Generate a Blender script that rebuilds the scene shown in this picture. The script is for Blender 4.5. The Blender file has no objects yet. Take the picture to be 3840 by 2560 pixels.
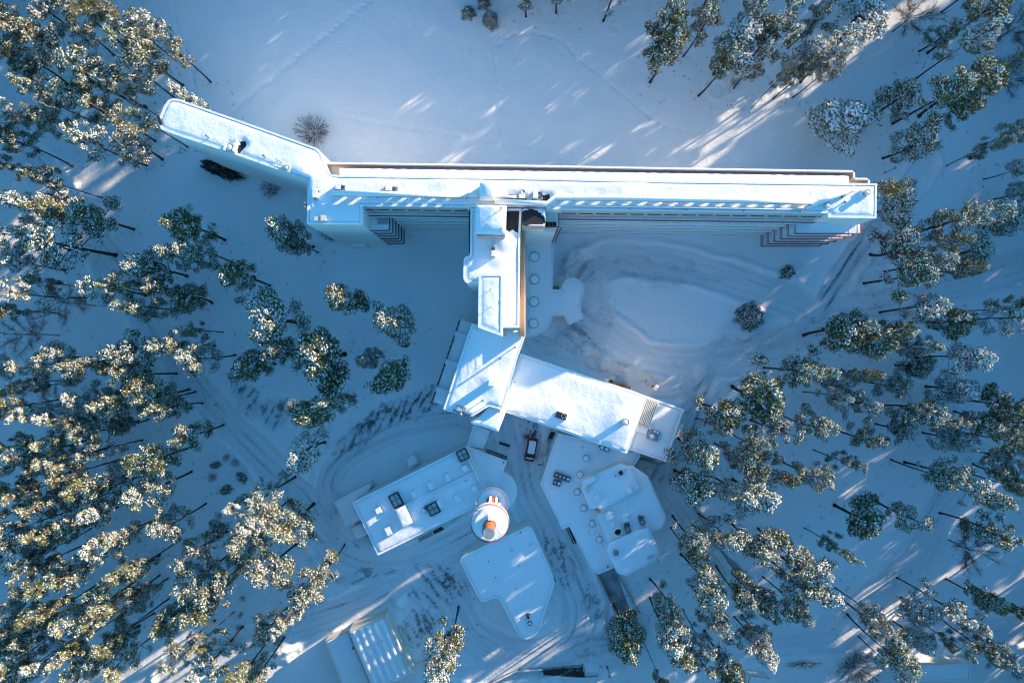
import bpy, bmesh, math, random
import numpy as np
from mathutils import Vector, Matrix, geometry

random.seed(7)
rng = np.random.default_rng(7)
R = math.radians
scn = bpy.context.scene
COL = scn.collection

# ------------------------------------------------------------------ camera, sky, sun
HC = 120.0            # drone height in metres, looking straight down
FPX = 2560.0          # 24 mm lens on a 36 mm sensor, 3840 px wide survey frame
cam_d = bpy.data.cameras.new('camera')
cam = bpy.data.objects.new('camera', cam_d)
COL.objects.link(cam)
cam.location = (0, 0, HC)
cam_d.lens = 24
cam_d.sensor_width = 36
cam_d.clip_end = 5000
scn.camera = cam

SUN_EL, SUN_AZ = 11.6, 34.0      # degrees above the horizon; anticlockwise from +X
S = Vector((math.cos(R(SUN_AZ)) * math.cos(R(SUN_EL)), math.sin(R(SUN_AZ)) * math.cos(R(SUN_EL)), math.sin(R(SUN_EL))))
world = bpy.data.worlds.new('World')
scn.world = world
world.use_nodes = True
wn = world.node_tree
bg = wn.nodes['Background']
sky = wn.nodes.new('ShaderNodeTexSky')
sky.sky_type = 'NISHITA'
sky.sun_disc = False
sky.sun_elevation = R(SUN_EL)
sky.sun_rotation = R(90 - SUN_AZ)
sky.air_density = 1.0
sky.dust_density = 0.3
sky.ozone_density = 3.0
tint = wn.nodes.new('ShaderNodeMix')          # cool white balance of a clear winter sky
tint.data_type = 'RGBA'; tint.blend_type = 'MULTIPLY'; tint.inputs[0].default_value = 1.0
tint.inputs[7].default_value = (0.36, 0.785, 0.885, 1)
wn.links.new(sky.outputs[0], tint.inputs[6])
wn.links.new(tint.outputs[2], bg.inputs[0])
bg.inputs[1].default_value = 0.138
sun_d = bpy.data.lights.new('sun', 'SUN')
sun_d.energy = 3.6
sun_d.angle = R(0.5)
sun_d.color = (1.0, 0.775, 0.53)
sun = bpy.data.objects.new('sun', sun_d)
sun.rotation_euler = S.to_track_quat('Z', 'Y').to_euler()
sun.location = S * 300
COL.objects.link(sun)
vs = scn.view_settings
vs.view_transform = 'Standard'
vs.look = 'None'
vs.exposure = 1.8
vs.gamma = 1.0
vs.use_curve_mapping = False
scn.cycles.filter_width = 1.1
scn.cycles.max_bounces = 14
scn.cycles.diffuse_bounces = 8

# ------------------------------------------------------------------ helpers
def at(px, py, z=0.0):
    """plan position (metres) of a point measured on the survey frame, at its real height z"""
    s = (HC - z) / FPX
    return ((px - 1920) * s, (1280 - py) * s)

def poly_at(pts, z):
    p = [at(a, b, z) for a, b in pts]
    ar = sum(p[i][0] * p[(i + 1) % len(p)][1] - p[(i + 1) % len(p)][0] * p[i][1] for i in range(len(p)))
    return p if ar > 0 else p[::-1]

def inset(poly, d):
    n = len(poly); out = []
    for i in range(n):
        a = Vector(poly[i - 1]); b = Vector(poly[i]); c = Vector(poly[(i + 1) % n])
        e1 = (b - a).normalized(); e2 = (c - b).normalized()
        n1 = Vector((-e1.y, e1.x)); n2 = Vector((-e2.y, e2.x))
        m = n1 + n2
        if m.length < 1e-6: m = n1
        m.normalize()
        k = d / max(0.35, m.dot(n1))
        out.append((b.x + m.x * k, b.y + m.y * k))
    return out

def rounded(poly, r, seg=5):
    """round the corners of a polygon"""
    n = len(poly); out = []
    for i in range(n):
        a = Vector(poly[i - 1]); b = Vector(poly[i]); c = Vector(poly[(i + 1) % n])
        k = min(r, (a - b).length * .45, (c - b).length * .45)
        p = b + (a - b).normalized() * k; q = b + (c - b).normalized() * k
        for j in range(seg + 1):
            t = j / seg
            v = p * (1 - t) ** 2 + b * 2 * t * (1 - t) + q * t * t
            out.append((v.x, v.y))
    return out

ORG = {}     # world location of the thing an object belongs to

class MB:
    def __init__(self):
        self.v = []; self.f = []
    def add(self, vs_, fs_):
        b = len(self.v); self.v += [tuple(p) for p in vs_]; self.f += [tuple(i + b for i in q) for q in fs_]
        return self
    def prism(self, poly, z0, z1, top=True, bottom=False):
        n = len(poly)
        vs_ = [(x, y, z0) for x, y in poly] + [(x, y, z1) for x, y in poly]
        fs_ = [(i, (i + 1) % n, n + (i + 1) % n, n + i) for i in range(n)]
        if top: fs_.append(tuple(range(n, 2 * n)))
        if bottom: fs_.append(tuple(range(n - 1, -1, -1)))
        return self.add(vs_, fs_)
    def box(self, x, y, z0, z1, lx, ly, rot=0.0, taper=1.0):
        c, s = math.cos(rot), math.sin(rot)
        q = [(-lx / 2, -ly / 2), (lx / 2, -ly / 2), (lx / 2, ly / 2), (-lx / 2, ly / 2)]
        lo = [(x + a * c - b * s, y + a * s + b * c, z0) for a, b in q]
        hi = [(x + (a * c - b * s) * taper, y + (a * s + b * c) * taper, z1) for a, b in q]
        return self.add(lo + hi, [(0, 1, 5, 4), (1, 2, 6, 5), (2, 3, 7, 6), (3, 0, 4, 7), (4, 5, 6, 7), (3, 2, 1, 0)])
    def wall(self, p, q, z0, z1, t):
        """upright slab from p to q, t thick, centred"""
        dx, dy = q[0] - p[0], q[1] - p[1]
        return self.box((p[0] + q[0]) / 2, (p[1] + q[1]) / 2, z0, z1, math.hypot(dx, dy), t, math.atan2(dy, dx))
    def cyl(self, x, y, z0, z1, r0, r1=None, seg=16, top=True, bottom=False):
        r1 = r0 if r1 is None else r1
        a = [2 * math.pi * i / seg for i in range(seg)]
        vs_ = [(x + r0 * math.cos(t), y + r0 * math.sin(t), z0) for t in a] + [(x + r1 * math.cos(t), y + r1 * math.sin(t), z1) for t in a]
        fs_ = [(i, (i + 1) % seg, seg + (i + 1) % seg, seg + i) for i in range(seg)]
        if top: fs_.append(tuple(range(seg, 2 * seg)))
        if bottom: fs_.append(tuple(range(seg - 1, -1, -1)))
        return self.add(vs_, fs_)
    def ring(self, x, y, z0, z1, ro, ri, seg=28):
        a = [2 * math.pi * i / seg for i in range(seg)]
        vs_ = []
        for r, z in ((ro, z0), (ro, z1), (ri, z1), (ri, z0)):
            vs_ += [(x + r * math.cos(t), y + r * math.sin(t), z) for t in a]
        fs_ = []
        for k in range(4):
            for i in range(seg):
                j = (i + 1) % seg; k2 = (k + 1) % 4
                fs_.append((k * seg + i, k * seg + j, k2 * seg + j, k2 * seg + i))
        return self.add(vs_, fs_)
    def dome(self, x, y, z, r, h, seg=14, rings=4):
        vs_ = []; fs_ = []
        for k in range(rings):
            t = k / rings * math.pi / 2
            for i in range(seg):
                a = 2 * math.pi * i / seg
                vs_.append((x + r * math.cos(t) * math.cos(a), y + r * math.cos(t) * math.sin(a), z + h * math.sin(t)))
        vs_.append((x, y, z + h))
        for k in range(rings - 1):
            for i in range(seg):
                j = (i + 1) % seg
                fs_.append((k * seg + i, k * seg + j, (k + 1) * seg + j, (k + 1) * seg + i))
        for i in range(seg):
            fs_.append(((rings - 1) * seg + i, (rings - 1) * seg + (i + 1) % seg, rings * seg))
        return self.add(vs_, fs_)
    def tube(self, pts, r, seg=6, r1=None):
        pts = [Vector(p) for p in pts]; n = len(pts)
        r1 = r if r1 is None else r1
        vs_ = []; fs_ = []
        for k, p in enumerate(pts):
            d = (pts[min(k + 1, n - 1)] - pts[max(k - 1, 0)]).normalized()
            u = d.cross(Vector((0, 0, 1)))
            if u.length < 1e-3: u = Vector((1, 0, 0))
            u.normalize(); w = d.cross(u)
            rr = r + (r1 - r) * k / max(1, n - 1)
            for i in range(seg):
                a = 2 * math.pi * i / seg
                vs_.append(p + u * (rr * math.cos(a)) + w * (rr * math.sin(a)))
        for k in range(n - 1):
            for i in range(seg):
                j = (i + 1) % seg
                fs_.append((k * seg + i, k * seg + j, (k + 1) * seg + j, (k + 1) * seg + i))
        fs_.append(tuple(range(seg - 1, -1, -1))); fs_.append(tuple(range((n - 1) * seg, n * seg)))
        return self.add(vs_, fs_)
    def mesh(self, name, mat, off=(0, 0, 0), smooth=False):
        me = bpy.data.meshes.new(name)
        ox, oy, oz = off
        me.from_pydata([(x - ox, y - oy, z - oz) for x, y, z in self.v], [], self.f)
        bm = bmesh.new(); bm.from_mesh(me)
        bmesh.ops.recalc_face_normals(bm, faces=bm.faces)
        bm.to_mesh(me); bm.free()
        me.materials.append(mat)
        if smooth:
            me.polygons.foreach_set('use_smooth', [True] * len(me.polygons))
        return me
    def build(self, name, mat, parent=None, smooth=False, local=False):
        off = (0, 0, 0) if (parent is None or local) else ORG[parent.name]
        return link(name, self.mesh(name, mat, off, smooth), parent)

def link(name, me, parent=None, loc=None, rotz=0.0):
    o = bpy.data.objects.new(name, me)
    COL.objects.link(o)
    if parent is not None:
        o.parent = parent; ORG[o.name] = ORG[parent.name]
    else:
        ORG[o.name] = (0, 0, 0)
    if loc is not None: o.location = loc
    o.rotation_euler = (0, 0, rotz)
    return o

def thing(name, label, cat, loc, rotz=0.0, group=None):
    o = bpy.data.objects.new(name, None)
    o.empty_display_size = 0.5
    COL.objects.link(o)
    o.location = loc; o.rotation_euler = (0, 0, rotz)
    ORG[o.name] = tuple(loc)
    o['label'] = label; o['category'] = cat
    if group: o['group'] = group
    return o

def dup(root, loc, rotz=0.0, label=None, scale=None):
    r = root.copy(); COL.objects.link(r)
    r.location = loc; r.rotation_euler = (0, 0, rotz); ORG[r.name] = tuple(loc)
    if scale: r.scale = scale
    if label: r['label'] = label
    for ch in root.children:
        c = ch.copy(); COL.objects.link(c); c.parent = r
        for g in ch.children:
            d = g.copy(); COL.objects.link(d); d.parent = c
    return r

# value noise ------------------------------------------------------
def vnoise(x, y, seed=0):
    xi = np.floor(x).astype(np.int64); yi = np.floor(y).astype(np.int64)
    fx = x - xi; fy = y - yi
    fx = fx * fx * (3 - 2 * fx); fy = fy * fy * (3 - 2 * fy)
    def h(a, b):
        n = (a * 374761393 + b * 668265263 + seed * 1442695041) & 0x7fffffff
        n = ((n ^ (n >> 13)) * 1274126177) & 0x7fffffff
        return ((n ^ (n >> 16)) & 0xffff) / 65535.0
    return (h(xi, yi) * (1 - fx) + h(xi + 1, yi) * fx) * (1 - fy) + (h(xi, yi + 1) * (1 - fx) + h(xi + 1, yi + 1) * fx) * fy

def fbm(x, y, o=4, seed=0):
    t = 0; a = 0.5; s = 0
    for k in range(o):
        t = t + a * vnoise(x * 2 ** k, y * 2 ** k, seed + k * 17); s += a; a *= .5
    return t / s

def sstep(a, b, x):
    t = np.clip((x - a) / (b - a), 0, 1)
    return t * t * (3 - 2 * t)

# ------------------------------------------------------------------ materials
def nodemat(name):
    m = bpy.data.materials.new(name); m.use_nodes = True
    nt = m.node_tree
    return m, nt, nt.nodes['Principled BSDF']

def noise_node(nt, scale, detail=4, coord='pos', rough=.55):
    n = nt.nodes.new('ShaderNodeTexNoise'); n.inputs['Scale'].default_value = scale
    n.inputs['Detail'].default_value = detail; n.inputs['Roughness'].default_value = rough
    if coord == 'pos':
        g = nt.nodes.new('ShaderNodeNewGeometry'); nt.links.new(g.outputs['Position'], n.inputs['Vector'])
    else:
        g = nt.nodes.new('ShaderNodeTexCoord'); nt.links.new(g.outputs['Object'], n.inputs['Vector'])
    return n

def ramp(nt, fac, stops):
    r = nt.nodes.new('ShaderNodeValToRGB')
    e = r.color_ramp.elements
    e[0].position, e[0].color = stops[0][0], (*stops[0][1], 1)
    e[1].position, e[1].color = stops[-1][0], (*stops[-1][1], 1)
    for p, c in stops[1:-1]:
        x = e.new(p); x.color = (*c, 1)
    nt.links.new(fac, r.inputs[0])
    return r

def bump(nt, bs, hs, dist=1.0, strength=1.0):
    prev = None
    for h, d in hs:
        b = nt.nodes.new('ShaderNodeBump'); b.inputs['Distance'].default_value = d; b.inputs['Strength'].default_value = strength
        nt.links.new(h, b.inputs['Height'])
        if prev: nt.links.new(prev.outputs[0], b.inputs['Normal'])
        prev = b
    nt.links.new(prev.outputs[0], bs.inputs['Normal'])

def plain(name, col, rough=.7, var=.12, scale=1.5, metal=0.0, bmp=0.0, coord='pos'):
    m, nt, bs = nodemat(name)
    n = noise_node(nt, scale, 5, coord)
    lo = tuple(c * (1 - var) for c in col); hi = tuple(min(1, c * (1 + var)) for c in col)
    r = ramp(nt, n.outputs['Fac'], [(.3, lo), (.7, hi)])
    nt.links.new(r.outputs[0], bs.inputs['Base Color'])
    bs.inputs['Roughness'].default_value = rough; bs.inputs['Metallic'].default_value = metal
    if bmp:
        n2 = noise_node(nt, 12, 4, coord); bump(nt, bs, [(n2.outputs['Fac'], bmp)])
    return m

def snow_mat(name, fine=.03, mid=.10, col=(.84, .86, .89)):
    m, nt, bs = nodemat(name)
    n0 = noise_node(nt, .35, 3)
    r = ramp(nt, n0.outputs['Fac'], [(.3, tuple(c * .965 for c in col)), (.7, col)])
    nt.links.new(r.outputs[0], bs.inputs['Base Color'])
    bs.inputs['Roughness'].default_value = .85
    bs.inputs['Specular IOR Level'].default_value = .2
    n1 = noise_node(nt, 1.1, 5); n2 = noise_node(nt, 7, 5, rough=.7)
    bump(nt, bs, [(n1.outputs['Fac'], mid), (n2.outputs['Fac'], fine)])
    return m

M = {}
M['snow'] = snow_mat('roof_snow', .025, .08)
M['snow_rough'] = snow_mat('crusted_snow', .05, .09)
M['tree_snow'] = plain('branch_snow', (.84, .85, .87), .85, .04, 2)

# ground snow: packed tracks and bare dirt come from the terrain's own wear maps, which also hold painted shade by the canopy
m, nt, bs = nodemat('ground_snow')
def attr(nm):
    a = nt.nodes.new('ShaderNodeAttribute'); a.attribute_name = nm; return a
def mixc(fac, a, b):
    x = nt.nodes.new('ShaderNodeMix'); x.data_type = 'RGBA'
    if isinstance(fac, float): x.inputs[0].default_value = fac
    else: nt.links.new(fac, x.inputs[0])
    for k, c in ((6, a), (7, b)):
        if isinstance(c, tuple): x.inputs[k].default_value = (*c, 1)
        else: nt.links.new(c, x.inputs[k])
    return x.outputs[2]
n0 = noise_node(nt, .12, 4)
r0 = ramp(nt, n0.outputs['Fac'], [(.3, (.82, .845, .88)), (.7, (.86, .87, .89))])
c1 = mixc(attr('pack').outputs['Fac'], r0.outputs[0], (.60, .63, .67))
n3 = noise_node(nt, 2.6, 6, rough=.7)
dm = nt.nodes.new('ShaderNodeMath'); dm.operation = 'MULTIPLY_ADD'
nt.links.new(n3.outputs['Fac'], dm.inputs[0]); dm.inputs[1].default_value = 1.4; dm.inputs[2].default_value = -.70
da = nt.nodes.new('ShaderNodeMath'); da.operation = 'ADD'
ad = attr('dirt_shade'); nt.links.new(ad.outputs['Fac'], da.inputs[0]); nt.links.new(dm.outputs[0], da.inputs[1])
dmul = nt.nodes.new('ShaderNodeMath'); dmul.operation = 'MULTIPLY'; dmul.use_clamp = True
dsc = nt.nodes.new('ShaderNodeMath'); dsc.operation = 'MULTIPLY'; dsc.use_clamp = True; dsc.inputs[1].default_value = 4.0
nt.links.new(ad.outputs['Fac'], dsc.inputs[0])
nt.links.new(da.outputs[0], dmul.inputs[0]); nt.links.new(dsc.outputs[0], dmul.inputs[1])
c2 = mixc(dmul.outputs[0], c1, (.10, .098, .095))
nt.links.new(c2, bs.inputs['Base Color'])
bs.inputs['Roughness'].default_value = .85; bs.inputs['Specular IOR Level'].default_value = .2
b1 = noise_node(nt, .8, 5); b2 = noise_node(nt, 5, 5, rough=.7)
bump(nt, bs, [(b1.outputs['Fac'], .11), (b2.outputs['Fac'], .075)])
M['ground'] = m

M['plaster'] = plain('white_plaster', (.74, .73, .70), .8, .05, .6, bmp=.01)
M['cream'] = plain('cream_plaster', (.68, .63, .55), .8, .06, .6, bmp=.01)
M['concrete'] = plain('grey_concrete', (.34, .34, .33), .85, .15, 1.2, bmp=.02)
M['white'] = plain('white_paint', (.78, .78, .76), .5, .04, 2)
M['bitumen'] = plain('black_bitumen', (.018, .018, .02), .8, .4, 1.5, bmp=.02)
M['glass'] = plain('dark_glass', (.018, .022, .028), .35, .3, .4)
M['skyglass'] = plain('skylight_glass', (.40, .44, .46), .5, .3, .8)
M['black'] = plain('black_metal', (.025, .025, .028), .5, .3, 2)
M['grey_metal'] = plain('galvanised_metal', (.42, .43, .43), .45, .15, 3, metal=.5)
M['dark_metal'] = plain('weathered_metal', (.13, .13, .13), .5, .25, 3)
M['red_rail'] = plain('dark_red_paint', (.30, .045, .06), .5, .15, 3)
M['plum_rail'] = plain('plum_paint', (.10, .05, .065), .5, .2, 3)
M['tan'] = plain('tan_paint', (.62, .37, .20), .7, .12, .8)
M['clad'] = plain('brown_cladding', (.52, .36, .31), .7, .18, 1.5)
M['clad_pale'] = plain('pale_brown_cladding', (.52, .45, .42), .75, .1, 1.5)
M['brick'] = plain('orange_brick', (.40, .095, .03), .85, .2, 4, bmp=.02)
M['cap'] = plain('zinc_cap', (.25, .27, .29), .5, .2, 2)
M['timber'] = plain('dark_timber', (.05, .04, .035), .8, .3, 3)
M['car_red'] = plain('red_car_paint', (.28, .012, .022), .3, .08, 2)
M['tyre'] = plain('tyre_rubber', (.02, .02, .02), .9, .2, 5)
M['lamp_white'] = plain('opal_globe', (.80, .79, .74), .4, .03, 2)

def bark_mat():
    m, nt, bs = nodemat('pine_bark')
    tc = nt.nodes.new('ShaderNodeTexCoord'); sp = nt.nodes.new('ShaderNodeSeparateXYZ')
    nt.links.new(tc.outputs['Object'], sp.inputs[0])
    mr = nt.nodes.new('ShaderNodeMapRange'); mr.inputs[1].default_value = 4; mr.inputs[2].default_value = 12
    nt.links.new(sp.outputs[2], mr.inputs[0])
    r = ramp(nt, mr.outputs[0], [(0, (.045, .033, .028)), (.6, (.10, .055, .035)), (1, (.17, .085, .045))])
    n = noise_node(nt, 9, 5, 'obj')
    mx = nt.nodes.new('ShaderNodeMix'); mx.data_type = 'RGBA'; mx.blend_type = 'MULTIPLY'; mx.inputs[0].default_value = .8
    r2 = ramp(nt, n.outputs['Fac'], [(.3, (.45, .45, .45)), (.7, (1.2, 1.2, 1.2))])
    nt.links.new(r.outputs[0], mx.inputs[6]); nt.links.new(r2.outputs[0], mx.inputs[7])
    nt.links.new(mx.outputs[2], bs.inputs['Base Color']); bs.inputs['Roughness'].default_value = .9
    bump(nt, bs, [(n.outputs['Fac'], .05)])
    return m
def needle_mat(name, a, b):
    m, nt, bs = nodemat(name)
    oi = nt.nodes.new('ShaderNodeObjectInfo')
    n = noise_node(nt, 1.3, 3, 'obj')
    ad_ = nt.nodes.new('ShaderNodeMath'); ad_.operation = 'MULTIPLY_ADD'; ad_.inputs[1].default_value = .5
    nt.links.new(oi.outputs['Random'], ad_.inputs[0]); nt.links.new(n.outputs['Fac'], ad_.inputs[2])
    r = ramp(nt, ad_.outputs[0], [(.35, a), (1.0, b)])
    nt.links.new(r.outputs[0], bs.inputs['Base Color']); bs.inputs['Roughness'].default_value = .6
    bs.inputs['Specular IOR Level'].default_value = .3
    return m
M['bark'] = bark_mat()
M['needle'] = needle_mat('pine_needles', (.062, .086, .032), (.150, .152, .038))
M['spruce'] = needle_mat('spruce_needles', (.035, .05, .033), (.07, .085, .04))
M['yew'] = needle_mat('hedge_leaves', (.012, .016, .010), (.03, .03, .018))
M['twig'] = plain('bare_twigs', (.13, .10, .10), .9, .3, 3, coord='obj')
M['birch_twig'] = plain('birch_twigs', (.26, .10, .075), .9, .3, 3, coord='obj')
M['birch_bark'] = plain('birch_bark', (.52, .46, .40), .8, .2, 3, coord='obj')
M['asphalt'] = plain('wet_asphalt', (.25, .26, .28), .8, .5, .5)

# ------------------------------------------------------------------ terrain
def polyline_field(x, y, pts):
    """distance, signed offset and run along a polyline for every vertex"""
    best = np.full(x.shape, 1e9); lat = np.zeros_like(x); run = np.zeros_like(x); s0 = 0.0
    for (ax, ay), (bx, by) in zip(pts[:-1], pts[1:]):
        dx, dy = bx - ax, by - ay; L = math.hypot(dx, dy)
        t = np.clip(((x - ax) * dx + (y - ay) * dy) / (L * L), 0, 1)
        ex = x - ax - t * dx; ey = y - ay - t * dy
        d = np.hypot(ex, ey)
        k = d < best
        best = np.where(k, d, best)
        lat = np.where(k, np.sign(dx * ey - dy * ex) * d, lat)
        run = np.where(k, s0 + t * L, run)
        s0 += L
    return best, lat, run

def smooth_line(pts, n=4):
    """Catmull-Rom through the surveyed points"""
    out = []
    for i in range(len(pts) - 1):
        p0 = pts[max(i - 1, 0)]; p1 = pts[i]; p2 = pts[i + 1]; p3 = pts[min(i + 2, len(pts) - 1)]
        for k in range(n):
            t = k / n
            out.append(tuple(.5 * (2 * b + (c - a) * t + (2 * a - 5 * b + 4 * c - d) * t * t + (3 * b - a - 3 * c + d) * t ** 3)
                             for a, b, c, d in zip(p0, p1, p2, p3)))
    return out + [pts[-1]]

ROADS = [  # survey points, width, wear, rut strength
    ([(20, 470), (147, 620), (212, 718), (351, 898), (473, 1061), (620, 1290), (702, 1404), (816, 1551), (914, 1649), (1045, 1780), (1143, 1878), (1200, 1990)], 5.0, .35, .45),
    ([(1240, 1890), (1225, 1810), (1280, 1725), (1400, 1650), (1550, 1590), (1700, 1565), (1790, 1600)], 3.6, .65, .6),
    ([(1180, 1960), (1300, 2100), (1500, 2130), (1700, 2050), (1860, 1960)], 6.5, .5, .3),
    ([(1940, 1570), (1960, 1700), (1985, 1850), (2060, 1990), (2150, 2180), (2180, 2300), (2130, 2420), (1950, 2470), (1780, 2390), (1690, 2250), (1560, 2150)], 6.5, .6, .4),
    ([(640, 2540), (850, 2440), (1000, 2385), (1180, 2320), (1350, 2260), (1560, 2150)], 5.0, .5, .3),
    ([(1690, 2470), (1900, 2500), (2150, 2430), (2300, 2450)], 6.0, .35, .2),
    ([(2190, 1005), (2370, 968), (2620, 1010), (2850, 1085), (3040, 1165), (3030, 1250), (2800, 1335), (2560, 1360), (2380, 1320), (2240, 1215), (2215, 1100), (2190, 1005)], 5.5, .35, .18),
    ([(3040, 1175), (3300, 1170), (3500, 1090), (3680, 1040), (3900, 980)], 6.0, .35, .3),
    ([(3060, 1180), (3150, 1050), (3230, 930), (3285, 850)], 3.4, .9, 1.3),
    ([(3285, 850), (3400, 720), (3470, 610)], 3.4, .12, .15),
    ([(2680, 1390), (2630, 1470), (2585, 1600), (2530, 1700), (2490, 1790)], 3.0, .6, .8),
    ([(2000, 1290), (2150, 1340), (2350, 1420), (2480, 1460), (2640, 1440)], 4.0, .45, .1),
    ([(3040, 2400), (3250, 2240), (3440, 2080), (3520, 1900), (3700, 1700)], 4.0, .25, .2),
    ([(2750, 2440), (3000, 2400), (3400, 2390), (3860, 2360)], 5.0, .25, .15),
    ([(2480, 1800), (2560, 1930), (2660, 2080), (2760, 2200)], 4.5, .45, .2),
]
TRAILS = [  # footprints and ski tracks: points, half width, depth, step length (0 = continuous)
    ([(1884, 504), (1860, 409), (1867, 301), (1856, 202), (1897, 142), (1962, 120), (2052, 133), (2116, 159), (2160, 211), (2237, 267), (2323, 344), (2418, 417), (2500, 478)], .22, .16, .8),
    ([(1250, 430), (1420, 465), (1600, 488), (1772, 516), (1987, 551), (2246, 585)], .28, .10, .7),
    ([(1387, 0), (1250, 110), (1100, 230), (950, 350), (860, 430)], .55, .16, .6),
    ([(646, 0), (660, 90), (700, 190), (740, 380)], .18, .12, 0),
    ([(2863, 268), (2930, 330), (3012, 402)], .45, .2, .6),
    ([(2400, 412), (2510, 480), (2700, 510)], .2, .1, .8),
    ([(320, 720), (420, 650), (520, 600)], .5, .18, .6),
    ([(2590, 1190), (2420, 1330)], .18, .12, .9),
    ([(2280, 1190), (2460, 1060)], .18, .1, .9),
    ([(3010, 330), (3060, 430)], .2, .12, .8),
]
PATCH = [  # scraped ground, plus shade painted beside the canopy: centre, half lengths, stroke angle of the blade marks, strength
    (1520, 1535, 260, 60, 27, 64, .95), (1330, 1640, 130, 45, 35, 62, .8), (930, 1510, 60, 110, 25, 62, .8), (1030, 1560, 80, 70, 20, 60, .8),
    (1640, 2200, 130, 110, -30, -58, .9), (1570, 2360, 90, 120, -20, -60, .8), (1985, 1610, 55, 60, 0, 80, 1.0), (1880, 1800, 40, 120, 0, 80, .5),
    (2190, 1230, 150, 110, 20, -35, .34), (2170, 1010, 110, 60, -20, 40, .30), (2330, 1390, 210, 55, -18, -18, .30), (2060, 1300, 90, 40, -15, -15, .35), (2470, 1790, 50, 120, 0, 60, .45), (2600, 1500, 70, 130, 20, 62, .30),  # the first two: packed snow, darkened too as shade under the canopy edge
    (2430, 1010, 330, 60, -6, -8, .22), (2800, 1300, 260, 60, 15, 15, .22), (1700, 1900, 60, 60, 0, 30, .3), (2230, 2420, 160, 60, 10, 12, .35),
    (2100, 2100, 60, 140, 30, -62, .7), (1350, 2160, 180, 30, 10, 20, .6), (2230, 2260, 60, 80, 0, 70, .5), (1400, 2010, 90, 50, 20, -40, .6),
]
MOUNDS = [(2150, 985, 2.2, .9), (2190, 945, 1.8, .8), (2110, 1040, 1.6, .7), (2130, 1270, 2.0, .8), (2190, 1320, 2.2, .7), (2270, 1350, 2.0, .6), (2350, 1385, 2.0, .5),
          (1065, 2420, 3.4, 1.0), (1020, 2360, 2.6, .8), (1165, 2030, 2.2, .9), (2640, 1400, 2.0, .6), (1495, 2255, 1.6, .9), (2520, 1930, 1.4, .6), (1200, 2110, 1.8, .6), (2500, 2520, 3.2, 1.0), (2560, 2540, 2.5, .9)]

def axis(half, step, outer):
    a = list(np.arange(-half, half + 1e-6, step)); d = step; p = half
    while p < outer:
        d *= 1.35; p += d; a = [-p] + a + [p]
    return np.array(a)
gx = axis(94, .3, 1500); gy = axis(64, .3, 1500)
X, Y = np.meshgrid(gx, gy)
shp = X.shape
x = X.ravel(); y = Y.ravel()
inner = (np.abs(x) < 110) & (np.abs(y) < 80)
z = (fbm(x * .05, y * .05, 3, 3) - .5) * .5 + (fbm(x * .22, y * .22, 3, 9) - .5) * .22 + (fbm(x * .9, y * .35, 3, 21) - .5) * .05
pack = np.zeros_like(x); dirt_shade = np.zeros_like(x); roadm = np.zeros_like(x)
xi, yi = x[inner], y[inner]
zi = z[inner]; pk = pack[inner]; di = dirt_shade[inner]; rm = roadm[inner]
rough = fbm(xi * 1.4, yi * 1.4, 3, 33)
flat = np.zeros_like(xi); bank = np.zeros_like(xi)
for pts, w, wear, rut in ROADS:
    pts = smooth_line([at(*p) for p in pts])
    d, lat, run = polyline_field(xi, yi, pts)
    d = d + (fbm(xi * .25, yi * .25, 2, 51) - .5) * 1.4
    mk = sstep(w / 2 + .5, w / 2 - .3, d)
    rm = np.maximum(rm, mk); flat = np.maximum(flat, mk)
    bank = np.maximum(bank, np.exp(-((d - w / 2 - .7) / .55) ** 2) * (.15 + .75 * fbm(xi * 2.1, yi * 2.1, 3, 34)))
    lane = fbm(run / 9.0, lat * 2.2, 3, 61); fine = fbm(run / 2.5, lat * 6.0, 2, 71)
    pk = np.maximum(pk, mk * (.4 + .5 * sstep(.35, .7, lane)) * min(1, wear + .25))
    Lr = run.max(); endf = sstep(.3, 5, run) * sstep(Lr - .3, Lr - 5, run)
    if pts[0] == pts[-1]: endf = 1.0
    tw = endf * np.exp(-((np.abs(lat) - .8) / .28) ** 2) * sstep(.35, .65, fbm(run / 6, lat * 1.5, 2, 81))
    di = np.maximum(di, mk * (sstep(.60, .85, lane * .6 + fine * .4) * endf * wear * .6 + tw * rut * (.45 + .6 * fine)))
    zi = zi - mk * (sstep(.45, .7, lane) * .03 + fine * .04)
zi = zi * (1 - .75 * flat) - .15 * flat + bank * (1 - flat) * .65
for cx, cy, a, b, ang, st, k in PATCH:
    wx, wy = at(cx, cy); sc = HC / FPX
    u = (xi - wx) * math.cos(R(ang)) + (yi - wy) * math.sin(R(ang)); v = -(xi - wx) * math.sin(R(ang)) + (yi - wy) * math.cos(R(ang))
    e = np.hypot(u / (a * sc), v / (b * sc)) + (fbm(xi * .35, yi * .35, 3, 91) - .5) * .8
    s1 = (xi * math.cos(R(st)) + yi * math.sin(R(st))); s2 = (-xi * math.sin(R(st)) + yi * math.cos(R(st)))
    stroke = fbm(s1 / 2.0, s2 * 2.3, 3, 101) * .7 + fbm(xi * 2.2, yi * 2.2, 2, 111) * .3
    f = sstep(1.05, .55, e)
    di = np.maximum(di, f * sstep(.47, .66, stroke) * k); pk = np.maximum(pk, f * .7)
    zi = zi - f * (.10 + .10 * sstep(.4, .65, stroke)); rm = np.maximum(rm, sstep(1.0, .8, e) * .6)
for cx, cy, r_, h_ in MOUNDS:
    wx, wy = at(cx, cy); q = np.hypot(xi - wx, yi - wy) / r_ + (rough - .5) * .5
    zi = zi + h_ * np.clip(1 - q * q, 0, 1) ** 1.3 * (.7 + .6 * rough)
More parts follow.
